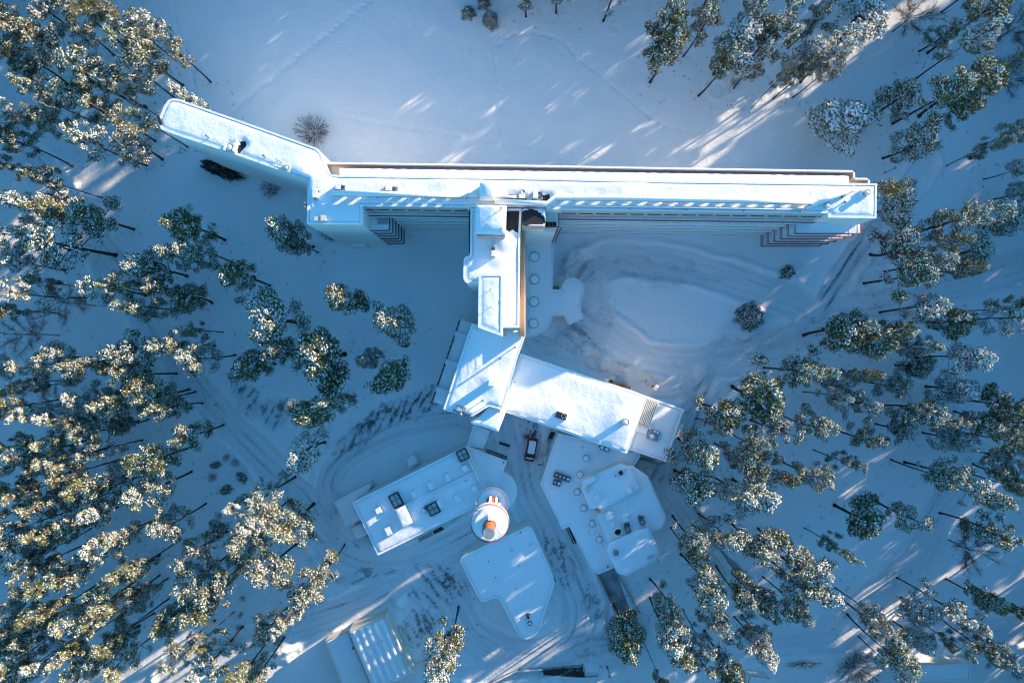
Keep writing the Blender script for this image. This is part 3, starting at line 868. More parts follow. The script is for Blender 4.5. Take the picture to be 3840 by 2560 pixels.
for a, b in [((1706, 1250), (1753, 1266)), ((1671, 1354), (1717, 1370)), ((1635, 1457), (1680, 1472))]:
    q = MB().wall(at(*a, 8.5), at(*b, 8.5), 8.0, 8.55, .85).build('roof_beam', M['plaster'], g_)
    MB().wall(at(*a, 8.55), at(*b, 8.55), 8.554, 8.75, .75).build('snow_cap', M['snow'], g_)
MB().ring(*at(1736, 1192, 4), 3.6, 3.66, .55, .50, 16).build('hoop', M['dark_metal'], bw)
win_row(bw, at(1727, 1201, 4), at(1623, 1507, 4), 4.6, 2.0, 14, .9, side=-1)
for a in [(1931, 1301, 2.2), (1878, 1342, 2.0), (1813, 1498, 1.8), (1873, 1539, 1.4)]: vent_pipe(bw, a[0], a[1], ZB + .1, a[2], .07)
vent_box(bw, 1845, 1434, ZB, 1.0, .8, 2.0, -10, 'plaster', .2)
vent_box(bw, 1723, 1528, ZB, 1.0, .9, .7, -15, 'cream', 0); vent_drum(bw, 1721, 1528, ZB, .42, .8); vent_box(bw, 1741, 1532, ZB, .6, .7, .7, -15, 'grey_metal', 0)
sg = MB()
for k in range(12):
    x0, y0 = at(1700 + k * 6.2, 1538 + k * 2.3, ZB + .5); sg.box(x0, y0, ZB, ZB + .55, .1, .22, R(-20))
sg.build('snow_guard', M['timber'], bw)
vent_drum(bw, 1731, 1551, ZB, .25, .6)
# lattice mast bracket whose shadow falls over the roof
mast = MB()
x0, y0 = at(1884, 1258, 16.5)
for dx, dy in ((0, 0), (.5, 0), (.25, .45)): mast.tube([(x0 + dx, y0 + dy, 17), (x0 + dx * .7 + .08, y0 + dy * .7, 20.4)], .04, 5)
for k in range(9):
    zz_ = 17.2 + k * .36
    mast.tube([(x0, y0, zz_), (x0 + .45, y0, zz_ + .4)], .025, 4); mast.tube([(x0 + .45, y0, zz_), (x0 + .2, y0 + .4, zz_ + .4)], .025, 4)
mast.build('lattice_mast', M['grey_metal'], bw)

# ------------------------------------------------------------------ dining hall roof, lower east annexe with louvres
ZD = 13.5
D_px = [(1951, 1325), (2428, 1487), (2351, 1700), (1873, 1537)]
dh = shell('dining_hall', 'broad smooth snow-roofed dining hall south of the turning circle', poly_at(D_px, ZD), ZD, par=.03, thick=.3, amp=.16,
           drift=[(*at(2330, 1590, ZD), 4, .35), (*at(2100, 1545, ZD), 3, .2), (*at(2060, 1560, ZD), 6, .25)])
vent_box(dh, 2103, 1556, ZD, 1.7, .95, .9, -18, 'black', 0); MB().ring(*at(2113, 1560, ZD + .9), ZD + .9, ZD + .97, .36, .26, 16).build('fan', M['grey_metal'], dh)
vent_drum(dh, 2340, 1578, ZD + .2, .5, 1.5, 'grey_metal'); vent_pipe(dh, 1930, 1432, ZD + .2, .3, .08, False)
win_row(dh, at(1960, 1336, 5), at(2290, 1448, 5), 3.5, 2.4, 12, 1.25, side=1); win_row(dh, at(2300, 1452, 5), at(2424, 1494, 5), 3.5, 2.4, 4, 1.25, side=1)
MB().prism(poly_at([(2299, 1427), (2366, 1450), (2364, 1460), (2296, 1437)], 3.2), -.5, 3.2).build('porch', M['timber'], dh)
b_ = MB()
for k in range(6):
    t = .18 + k * .145
    x0, y0 = at(1873 + (2351 - 1873) * t + 3, 1537 + (1700 - 1537) * t - 8, ZD + .4)
    fr = rail([(x0 - .5, y0 + .2, ZD), (x0 + .5, y0 - .15, ZD)], .5, .05, 2, .5).build('snow_guard', M['white'], dh)
ZE = 7.5
E_px = [(2430, 1488), (2564, 1533), (2497, 1731), (2356, 1684)]
en = shell('flat_annexe', 'flat snowy annexe with white roof louvres and metal ventilators at hall end', poly_at(E_px, ZE), ZE, par=.16, thick=.18, amp=.04)
for k in range(8):
    t = k / 7
    a = at(2428 + 42 * t, 1490 + 14 * t, ZE + 1.0); b = at(2394 + 42 * t, 1586 + 16 * t, ZE + 1.0)
    MB().wall(a, b, ZE, ZE + .9, .13).build('louvre', M['white'], en)
MB().wall(at(2392, 1590, ZE), at(2440, 1606, ZE), ZE, ZE + .8, .2).build('louvre_wall', M['plaster'], en)
vent_box(en, 2407, 1611, ZE, 1.8, 1.1, .4, -18, 'plaster', .15)
vb = vent_box(en, 2447, 1628, ZE, 1.9, 1.7, .6, -18, 'grey_metal', 0)
vent_drum(en, 2443, 1634, ZE + .6, .50, .6); vent_drum(en, 2453, 1617, ZE + .6, .24, .4); vent_drum(en, 2464, 1621, ZE + .6, .24, .4)
vent_box(en, 2440, 1616, ZE + .6, .5, .35, .3, -18, 'grey_metal', 0)
MB().prism(poly_at([(2400, 1720), (2500, 1736), (2472, 1745), (2395, 1722)], 2), -.5, 2.0).build('plinth', M['concrete'], en)

# ------------------------------------------------------------------ kitchen building: low roof, raised octagons, ventilators
ZK = 4.6
K_px = [(2095, 1625), (2081, 1650), (2026, 1815), (2109, 1983), (2134, 1973), (2223, 2140), (2245, 2152), (2302, 2127), (2380, 1990), (2378, 1747), (2400, 1712), (2400, 1690)]
kt = shell('kitchen_building', 'angular service building with raised octagonal roofs and many round ventilators', poly_at(K_px, ZK), ZK, par=.06, thick=.26, amp=.05)
def raised(px, z1, name='raised_roof'):
    p = poly_at(px, z1)
    o = MB().prism(p, -.6 if name == 'raised_roof' else ZK, z1).build(name, M['plaster'], kt)
    snow_sheet('roof_snow', p, z1 + .003, o, .24, sp=.6, amp=.05)
    return o
raised([(2325, 1738), (2378, 1749), (2430, 1784), (2501, 1937), (2485, 1979), (2447, 2000), (2280, 2045), (2179, 1830), (2187, 1795), (2229, 1780)], 6.6)
raised([(2325, 1737), (2363, 1749), (2404, 1835), (2251, 1914), (2213, 1905), (2181, 1830), (2187, 1795), (2231, 1780)], 7.4, 'raised_block')
raised([(2374, 1991), (2432, 1974), (2476, 2071), (2460, 2102), (2350, 2160), (2315, 2148), (2276, 2064), (2283, 2036)], 7.6)
MB().wall(at(2180, 1832, 7), at(2274, 2040, 7), 6.85, 7.0, .2).build('kerb', M['plaster'], kt)
for a in [(2196, 1715), (2173, 1776), (2163, 1841), (2187, 1901), (2219, 1958), (2246, 2017)]: skylight_drum(kt, a[0], a[1], ZK + .15, .58, .7)
def fanbank(px, py, rot, n, lx):
    o = vent_box(kt, px, py, ZK + .1, lx, .95, .7, rot, 'dark_metal', 0, 'condenser')
    for k in range(n):
        t = (k + .5) / n - .5
        rr = .34 if k == n - 1 else .22
        c = (math.cos(R(rot)) * 0 + t * lx, 0)
        link('fan', cached(('cf', rr), lambda: MB().ring(0, 0, .7, .78, rr, rr * .8, 16).mesh('fan', M['black'])), o, (c[0], 0, 0))
        link('fan_snow', cached(('cs', rr), lambda: MB().cyl(0, 0, .70, .74, rr * .78, seg=14).mesh('fan_snow', M['snow'])), o, (c[0], 0, .0))
fanbank(2107, 1785, -20, 4, 2.8); fanbank(2088, 1807, -17, 2, 1.3)
vent_drum(kt, 2256, 1674, ZK + .1, .42, .8, 'black'); vent_drum(kt, 2273, 1681, ZK + .1, .42, .8, 'black')
vent_drum(kt, 2281, 1928, 6.8, .75, 1.3, 'plaster'); vent_drum(kt, 2314, 1988, 6.8, .68, 1.3, 'plaster', open_=True)
vent_drum(kt, 2351, 1979, 6.8, .46, 1.2, 'dark_metal', capmat='cap'); vent_drum(kt, 2405, 1952, 6.8, .46, 1.1, 'dark_metal', capmat='cap')
vent_box(kt, 2350, 1966, 6.8, .9, .6, .5, 15, 'dark_metal', 0); vent_box(kt, 2402, 1938, 6.8, .9, .6, .5, -10, 'dark_metal', 0)
vent_drum(kt, 2307, 2066, 7.75, .42, .9, 'grey_metal', capmat='cap')
for a in [(2429, 2086), (2443, 2081)]: vent_drum(kt, a[0], a[1], 7.75, .24, .4, 'grey_metal')
vent_box(kt, 2436, 2081, 7.75, 1.2, .4, .25, 17, 'cream', .08)
for a in [(2294, 1960, .85, 15, 6.8), (2343, 1942, .95, 25, 6.8), (2238, 1862, .9, 25, 7.6), (2357, 1836, .9, 25, 7.6)]: vent_box(kt, a[0], a[1], a[4], a[2], a[2], .55, a[3], 'plaster', .2)
vent_box(kt, 2327, 1771, 7.6, .6, .6, .5, 25, 'black', 0); vent_pipe(kt, 2307, 1782, 7.6, .4, .1, False); vent_pipe(kt, 2347, 1759, 7.6, .4, .08, False)
vent_box(kt, 2241, 1912, 7.3, .7, .8, .5, 25, 'dark_metal', 0); vent_box(kt, 2204, 1833, 7.6, .7, .8, .45, 25, 'cream', 0)
vent_box(kt, 2211, 1798, 7.5, 1.9, 1.0, .7, 25, 'plaster', .2); vent_box(kt, 2222, 1808, 7.6, 1.5, .3, .3, 25, 'cream', 0)
vent_pipe(kt, 2182, 1675, ZK + .1, .5, .1, False); vent_pipe(kt, 2206, 1994, ZK + .1, .5, .05, False); vent_pipe(kt, 2278, 2121, ZK + .1, .5, .08)
win_row(kt, at(2078, 1660, 2), at(2026, 1812, 2), 1.4, 1.3, 6, .8, side=-1)

# sunken service stair beside the kitchen
ss = thing('service_stair', 'dark open service stair with snowy treads beside the red van', 'stairs', (*at(2075, 1690, 0), 0))
MB().prism(poly_at([(2066, 1616), (2104, 1628), (2110, 1638), (2084, 1652), (2050, 1746), (2014, 1742)], .05), -.4, .12).build('stair_pit', M['black'], ss)
tr = cached('tread', lambda: MB().box(0, 0, .10, .22, 1.15, .17).mesh('tread', M['timber'])); trs = cached('treadsnow', lambda: MB().box(0, .04, .224, .30, 1.1, .10).mesh('tread_snow', M['snow']))
for k in range(24):
    t = k / 23
    o = place(ss, 'tread', tr, at(2071 - 36 * t, 1650 + 92 * t, .3), .05 + .0 * k, R(-20)); link('tread_snow', trs, o)
for a, b in [((2060, 1612), (2012, 1746)), ((2062, 1611), (2112, 1627)), ((2088, 1652), (2053, 1748)), ((2112, 1630), (2112, 1642))]:
    MB().wall(at(*a, 1), at(*b, 1), -.5, .95, .2).build('parapet', M['plaster'], ss)
MB().prism(poly_at([(2046, 1658), (2056, 1661), (2042, 1700), (2033, 1697)], .6), -.4, .6).build('planter_wall', M['plaster'], ss)
MB().prism(poly_at([(2033, 1702), (2038, 1705), (2033, 1740), (2017, 1738)], .6), -.4, .6).build('planter_wall', M['plaster'], ss)
# covered side door steps on the kitchen's west side
MB().prism(poly_at([(2124, 1981), (2136, 1974), (2161, 2034), (2150, 2040)], .3), -.4, .3).build('side_stair', M['black'], kt)
for k in range(8): MB().box(*at(2131 + k * 2.9, 1984 + k * 6.6, .4), .3, .42, .55, .14, R(-62)).build('tread', M['snow'], kt)
# basement ramps
def ramp(name, label, px, walls):
    c = np.mean(np.array([at(*p, 0) for p in px]), 0)
    t = thing(name, label, 'ramp', (float(c[0]), float(c[1]), 0))
    MB().prism(poly_at(px, .0), -.5, .10).build('ramp_floor', M['asphalt'], t)
    for a, b in walls: MB().wall(at(*a, .6), at(*b, .6), -.5, .7, .25).build('retaining_wall', M['concrete'], t)
    return t
ramp('delivery_ramp', 'dark ramp cut down between walls below the service building', [(2244, 2153), (2302, 2127), (2368, 2300), (2322, 2325)],
     [((2240, 2152), (2322, 2330)), ((2312, 2148), (2402, 2300))])
ramp('loading_ramp', 'short dark ramp between flat annexe and octagonal service building', [(2383, 1748), (2404, 1706), (2470, 1742), (2432, 1778)], [((2382, 1750), (2430, 1786))])

def sh(ox, oy):
    return lambda x_, y_: (ox + x_ * .38259, oy + y_ * .38259)
# ------------------------------------------------------------------ boiler house and its round chimney tower
q = sh(1200, 1580)
ZH = 7.4
H_px = [q(315, 790), q(1430, 240), q(1684, 760), q(570, 1310)]
bh = shell('boiler_house', 'oblong boiler house with black framed rooflights and vent boxes', poly_at(H_px, ZH), ZH, par=.04, thick=.26, amp=.06,
           drift=[(*at(*q(1000, 760), ZH), 2.5, .35), (*at(*q(950, 900), ZH), 2.0, .3)])
def rooflight(px, py, lx, ly, rot):
    x0, y0 = at(px, py, ZH + .8)
    o = place(bh, 'rooflight', MB().box(0, 0, -.1, .75, lx, ly).mesh('rooflight', M['black']), (x0, y0), ZH, R(rot))
    nx_, ny_ = 2, 2
    for i in range(nx_):
        for j in range(ny_):
            link('pane', cached(('pane', lx, ly), lambda: MB().box(0, 0, .753, .78, lx / 2 - .16, ly / 2 - .16).mesh('pane', M['skyglass'])), o, ((i - .5) * (lx / 2 - .05), (j - .5) * (ly / 2 - .05), 0))
    fr = MB()
    for sx in (-1, 1): fr.box(sx * (lx / 2 - .05), 0, .7, 1.0, .14, ly)
    for sy in (-1, 1): fr.box(0, sy * (ly / 2 - .05), .7, 1.0, lx - .3, .14)
    link('frame', fr.mesh('frame', M['black']), o)
    return o
rooflight(*q(745, 770), 1.7, 2.2, 27); rooflight(*q(1110, 855), 1.8, 1.9, 27); rooflight(*q(1400, 328), 1.7, 1.8, 27)
for a in [(1255, 540, .75, 1.4), (1088, 620, .75, 1.4), (925, 710, .7, 1.3), (1420, 450, .9, 1.1), (580, 860, .9, 1.0), (680, 1062, .95, 1.4), (1355, 742, .75, 1.4), (1180, 800, .7, 1.5), (1520, 655, .75, 1.4)]:
    vent_box(bh, *q(a[0], a[1]), ZH + .1, a[2], a[3], .75, 27, 'plaster', .2)
o_ = MB().prism(poly_at([q(725, 868), q(835, 820), q(905, 990), q(800, 1048)], ZH + 1.2), ZH - .1, ZH + 1.2).build('vent_house', M['plaster'], bh)
snow_sheet('roof_snow', poly_at([q(725, 868), q(835, 820), q(905, 990), q(800, 1048)], ZH + 1.2), ZH + 1.2, o_, .25, sp=.35, amp=.06)
for a, b in [((820, 820), (1500, 497)), ((1455, 372), (1585, 632)), ((820, 820), (735, 862))]:
    A = at(*q(*a), ZH + .5); B = at(*q(*b), ZH + .5)
    d_ = MB().tube([(*A, ZH + .5), (*B, ZH + .5)], .14, 8).build('pipe', M['grey_metal'], bh); MB().tube([(*A, ZH + .6), (*B, ZH + .6)], .12, 6).build('snow_cap', M['snow'], d_)
fan_unit(bh, *q(1030, 850), ZH, 60, 1.3, .6, .7); vent_pipe(bh, *q(1430, 575), ZH, .5, .1, False); vent_pipe(bh, *q(520, 1115), ZH, .4, .08, False)
win_row(bh, at(*q(375, 770), 4), at(*q(880, 520), 4), 1.8, 1.4, 6, 1.0, side=1); win_row(bh, at(*q(960, 480), 4), at(*q(1430, 250), 4), 1.8, 1.4, 7, 1.0, side=1)
win_row(bh, at(*q(375, 770), 4), at(*q(1430, 250), 4), 4.6, .9, 15, .9, side=1)
p = poly_at([q(845, 368), q(918, 318), q(958, 405), q(870, 455)], 3.4); po = MB().prism(p, -.5, 3.4).build('porch', M['plaster'], bh); snow_sheet('roof_snow', p, 3.4, po, .25, sp=.4)
p = poly_at([q(130, 785), q(490, 602), q(500, 640), q(420, 740), q(345, 800), q(400, 960), q(250, 1030)], 3.2); po = MB().prism(p, -.5, 3.2).build('lean_to', M['plaster'], bh); snow_sheet('roof_snow', p, 3.2, po, .25, sp=.5)
p = poly_at([q(308, 1045), q(400, 1000), q(465, 1105), q(360, 1152)], 3.0); po = MB().prism(p, -.5, 3.0).build('porch', M['plaster'], bh); snow_sheet('roof_snow', p, 3.0, po, .25, sp=.4)
win_row(bh, at(*q(340, 900), 2.5), at(*q(382, 965), 2.5), 1.0, 1.3, 1, 1.2, side=-1)
pit = MB().prism(poly_at([q(960, 1140), q(1195, 1020), q(1225, 1060), q(970, 1185)], .8), -.4, .5).build('ash_pit', M['concrete'], bh)
MB().prism(poly_at([q(1105, 1075), q(1190, 1030), q(1215, 1055), q(1125, 1105)], .8), .45, .62).build('ash_heap', M['timber'], pit)
for a, b in [((955, 1140), (1195, 1018)), ((1195, 1018), (1228, 1062)), ((970, 1190), (955, 1140)), ((1095, 1075), (1115, 1115))]: MB().wall(at(*q(*a), .8), at(*q(*b), .8), -.4, .85, .14).build('pit_wall', M['plaster'], pit)
# trapezoid control building and link corridor
T_px = [q(1434, 238), q(1835, 385), q(1752, 625), q(1592, 630)]
tz = shell('control_building', 'small trapezoid snowy-roofed building between boiler house and van', poly_at(T_px, 5.6), 5.6, par=.04, thick=.22, amp=.05)
win_row(tz, at(*q(1630, 290), 4), at(*q(1830, 362), 4), 2.0, 1.2, 4, 1.1, side=1); win_row(tz, at(*q(1630, 290), 4), at(*q(1830, 362), 4), 4.4, .7, 4, 1.1, side=1)
vent_pipe(tz, *q(1800, 397), 5.6, .5, .1, False)
G_px = [q(1503, 35), q(1668, 92), q(1602, 268), q(1440, 232)]
cr = shell('link_corridor', 'narrow snowy link corridor joining southern wing to boiler house', poly_at(G_px, 4.4), 4.4, par=.04, thick=.22, amp=.04)
MB().box(*at(*q(1810, 225), .5), .2, .5, 1.9, .4, R(-18)).build('bench_seat', M['timber'], cr)

CX_, CY_ = -3.2, -26.2
ch = thing('chimney_tower', 'round white tower with two disc platforms and orange brick chimney on top', 'tower', (CX_, CY_, 0))
rb = MB().cyl(CX_ + .6, CY_ + .9, -.5, 4.6, 3.5, seg=40).build('round_base', M['plaster'], ch)
MB().dome(CX_ + .6, CY_ + .9, 4.604, 3.45, .25, 36, 4).build('roof_snow', M['snow'], rb, smooth=True)
MB().cyl(CX_, CY_, 4.5, 8.75, 2.3, seg=36).build('lower_drum', M['plaster'], ch)
dk = MB().cyl(CX_, CY_, 8.75, 9.05, 2.67, seg=48, bottom=True).build('lower_platform', M['plaster'], ch)
MB().ring(CX_, CY_, 9.053, 9.6, 2.66, 2.52, 48).build('kerb', M['plaster'], dk)
MB().dome(CX_, CY_, 9.054, 2.5, .55, 40, 6).build('platform_snow', M['snow'], dk, smooth=True)
sf = MB().cyl(CX_, CY_, 9.0, 20.45, 1.15, seg=32).build('brick_shaft', M['brick'], ch)
for k in range(8):
    a = k * math.pi / 4 + .2
    MB().box(CX_ + 1.2 * math.cos(a), CY_ + 1.2 * math.sin(a), 9.0, 20.4, .3, .34, a).build('pilaster', M['plaster'], sf)
up = MB().cyl(CX_, CY_, 20.4, 20.7, 2.78, seg=48, bottom=True).build('upper_platform', M['plaster'], ch)
MB().ring(CX_, CY_, 20.704, 20.86, 2.76, 2.16, 48).build('platform_snow', M['snow'], up)
rl = MB(); ang = [2 * math.pi * k / 40 for k in range(41)]
for h_ in (.55, 1.05): rl.tube([(CX_ + 2.72 * math.cos(a), CY_ + 2.72 * math.sin(a), 20.7 + h_) for a in ang], .04, 5)
for a in ang[:40:2]: rl.tube([(CX_ + 2.72 * math.cos(a), CY_ + 2.72 * math.sin(a), 20.7), (CX_ + 2.72 * math.cos(a), CY_ + 2.72 * math.sin(a), 21.75)], .03, 4)
rl.build('railing', M['red_rail'], up)
dr = MB().cyl(CX_, CY_, 20.65, 22.5, 2.15, seg=48).build('tank_drum', M['white'], ch)
for k in range(40):
    a = 2 * math.pi * k / 40
    link('rib', cached('rib', lambda: MB().box(0, 0, 20.9, 22.4, .05, .07).mesh('rib', M['white'])), dr, (2.17 * math.cos(a), 2.17 * math.sin(a), 0), a)
MB().ring(CX_, CY_, 22.504, 22.62, 2.13, .9, 48).build('roof_snow', M['snow'], dr)
cy_ = MB().cyl(CX_, CY_, 22.5, 26.7, .80, .78, seg=32).build('chimney', M['brick'], ch)
MB().cyl(CX_, CY_, 26.703, 26.8, .83, seg=32, bottom=True).build('cap', M['cap'], cy_)
hb = MB().box(CX_ + .15, CY_ + 1.25, 22.5, 23.5, .75, .7).build('stair_hood', M['plaster'], dr); MB().box(CX_ + .15, CY_ + 1.25, 23.504, 23.6, .74, .68, taper=.9).build('snow_cap', M['snow'], hb)
MB().box(CX_ - .85, CY_ - .1, 22.6, 26.4, .1, .4).build('ladder', M['timber'], cy_)
# ------------------------------------------------------------------ pentagonal garage with rounded nose
q = sh(1650, 1960)
G = rounded(poly_at([q(180, 340), q(860, 30), q(905, 55), q(1132, 565), q(985, 1010), q(945, 1100), q(840, 1145), q(765, 1095), q(568, 712), q(400, 790)], 4.6), 1.2, 4)
ga = shell('garage', 'pentagonal snow-roofed garage with rounded nose south of chimney tower', G, 4.6, par=.04, thick=.26, amp=.05)
win_row(ga, at(*q(230, 312), 3), at(*q(800, 52), 3), 2.2, 1.3, 12, 1.7, side=1, mat='glass'); win_row(ga, at(*q(915, 85), 3), at(*q(1125, 555), 3), 2.2, 1.3, 9, 1.8, side=1)
win_row(ga, at(*q(250, 470), 3), at(*q(380, 750), 3), 2.0, 1.2, 5, 1.4, side=-1)
for a in [(705, 265), (478, 375), (775, 415), (545, 530), (745, 638), (790, 90)]: vent_pipe(ga, *q(*a), 4.75, .28, .09, False)
vent_pipe(ga, *q(890, 200), 4.75, .5, .07, False)
v_ = vent_box(ga, *q(858, 905), 4.75, .3, .9, .4, 22, 'timber', 0); vent_box(ga, *q(868, 888), 4.75, .5, .2, .35, 22, 'timber', 0)
vent_box(ga, *q(855, 940), 4.75, .7, .25, .3, 50, 'timber', .1); vent_drum(ga, *q(880, 975), 4.75, .34, .35, 'dark_metal'); vent_box(ga, *q(930, 1020), 4.75, .2, .5, .25, 30, 'grey_metal', .1)
# ------------------------------------------------------------------ ridged shed at the lower edge
q = sh(1150, 1960)
A_, B_, C_, D_ = q(410, 1062), q(770, 912), q(1025, 1482), q(655, 1640)
rs = shell('ridged_shed', 'low cream shed with five snowy roof ridges at lower edge', poly_at([A_, B_, C_, D_], 3.9), 3.9, mat='cream', par=.0, thick=.2, amp=.05)
for k in range(5):
    t = (k + .55) / 5.4
    a = at(A_[0] + (B_[0] - A_[0]) * t, A_[1] + (B_[1] - A_[1]) * t, 4.1); b = at(D_[0] + (C_[0] - D_[0]) * t, D_[1] + (C_[1] - D_[1]) * t, 4.1)
    va = Vector(a); vb = Vector(b); d = (vb - va).normalized(); n_ = Vector((-d.y, d.x)); mb = MB()
    N = 14; vs_ = []; fs_ = []
    for i in range(N + 1):
        c = va + (vb - va) * (.03 + .94 * i / N); j_ = .06 * math.sin(i * 2.1 + k)
        for w_, h_ in ((-.62, 4.05), (-.3, 4.20 + j_ * .5), (0, 4.30 + j_ * .5), (.25, 4.22 + j_ * .5), (.5, 4.05)): vs_.append((c.x + n_.x * w_, c.y + n_.y * w_, h_))
    for i in range(N):
        for j in range(4): fs_.append((i * 5 + j, i * 5 + j + 1, i * 5 + 6 + j, i * 5 + 5 + j))
    mb.add(vs_, fs_).build('roof_ridge', M['snow'], rs, smooth=True)
for a in [(610, 1210), (700, 1170), (745, 1150)]: vent_pipe(rs, *q(*a), 4.3, .6, .04, False)
vent_box(rs, *q(870, 1530), 4.1, .7, .5, .4, 25, 'plaster', .15)
MB().wall(at(*q(770, 905), 3.9), at(*q(1028, 1478), 3.9), 3.6, 4.3, .3).build('verge', M['cream'], rs)
MB().wall(at(*q(430, 1050), 3.9), at(*q(772, 902), 3.9), 3.6, 4.15, .3).build('verge', M['cream'], rs)
win_row(rs, at(*q(800, 985), 2), at(*q(1010, 1430), 2), 1.3, 1.2, 6, 1.0, side=1)
p = [q(178, 1162), q(405, 1068), q(650, 1640), q(400, 1700)]
lt = shell('lean_to_shed', 'lower flat lean-to shed left of the ridged roof', poly_at(p, 2.4), 2.4, mat='cream', par=0, thick=.25, amp=.04)
vent_box(lt, *q(458, 1222), 2.5, .15, .4, .3, 20, 'black', 0)
yw = thing('yard_wall', 'low cream yard wall enclosing corner beside the ridged shed', 'wall', (*at(*q(1090, 1350), 0), 0))
for a, b in [((1045, 1385), (1195, 1330)), ((905, 1020), (1048, 1385)), ((1195, 1330), (1180, 1400))]: MB().wall(at(*q(*a), .5), at(*q(*b), .5), -.4, .7, .22).build('wall_panel', M['cream'], yw)
# ------------------------------------------------------------------ wooden stair and retaining walls at the bottom edge
q = sh(1650, 1960)
ws = thing('wooden_stair', 'dark wooden stair with snow-free treads at bottom edge', 'stairs', (*at(*q(1210, 1450), 0), 0))
MB().prism(poly_at([q(1010, 1455), q(1400, 1408), q(1415, 1502), q(1180, 1500), q(1020, 1482)], .1), -.4, .2).build('stair_pit', M['black'], ws)
tm = cached('wtread', lambda: MB().box(0, 0, .15, .32, .28, 1.5).mesh('tread', M['timber']))
for k in range(19):
    t = k / 18; place(ws, 'tread', tm, at(*q(1030 + 365 * t, 1468 - 12 * t), .3), .0, R(5)).scale = (1, .55 + .45 * t, 1)
rail([(*at(*q(1010, 1440), 1), .2), (*at(*q(1400, 1398), 1), .2)], .9, .05).build('railing', M['timber'], ws)
rail([(*at(*q(1412, 1405), 1), .2), (*at(*q(1415, 1505), 1), .2)], .9, .05).build('railing', M['timber'], ws)
rw = thing('retaining_wall', 'long low retaining wall leading to the wooden stair', 'wall', (*at(*q(740, 1455), 0), 0))
for a, b in [((480, 1580), (745, 1452)), ((745, 1452), (1010, 1432)), ((975, 1560), (1000, 1460)), ((1180, 1505), (1400, 1520)), ((1400, 1520), (1550, 1510)), ((1550, 1510), (1582, 1410))]:
    w_ = MB().wall(at(*q(*a), .4), at(*q(*b), .4), -.4, .45, .22).build('wall_panel', M['concrete'], rw); MB().wall(at(*q(*a), .4), at(*q(*b), .4), .453, .56, .2).build('snow_cap', M['snow'], w_)
# ------------------------------------------------------------------ cabin at lower right, walkway stair in the wood
q = sh(3040, 1960)
cb = shell('cabin', 'flat snow-roofed cabin half hidden by trees at lower right', poly_at([q(1012, 1390), q(1560, 1376), q(1565, 1545), q(1022, 1552)], 3.2), 3.2, mat='plaster', par=.06, thick=.22, amp=.04)
tw = MB().prism(poly_at([q(975, 1372), q(1500, 1352), q(1500, 1385), q(1012, 1395), q(1020, 1552), q(975, 1500)], 1.0), -.3, 1.0).build('terrace', M['concrete'], cb)
sd = shell('shed', 'tiny snow-roofed shed among pines at bottom edge', poly_at([(2816, 2532), (2890, 2545), (2882, 2575), (2806, 2562)], 2.4), 2.4, par=0, thick=.2)
wk = thing('walkway', 'sunlit concrete walkway and low wall running through right-hand wood', 'walkway', (*at(2690, 2090, 0), 0))
MB().wall(at(2684, 2062, .5), at(2745, 2150, .5), -.4, .55, 1.1).build('slab', M['plaster'], wk); MB().wall(at(2712, 2062, .3), at(2800, 2178, .3), -.4, .25, .9).build('slab', M['concrete'], wk)
MB().wall(at(2598, 1893, .4), at(2690, 2050, .4), -.4, .5, .3).build('wall_panel', M['concrete'], wk)

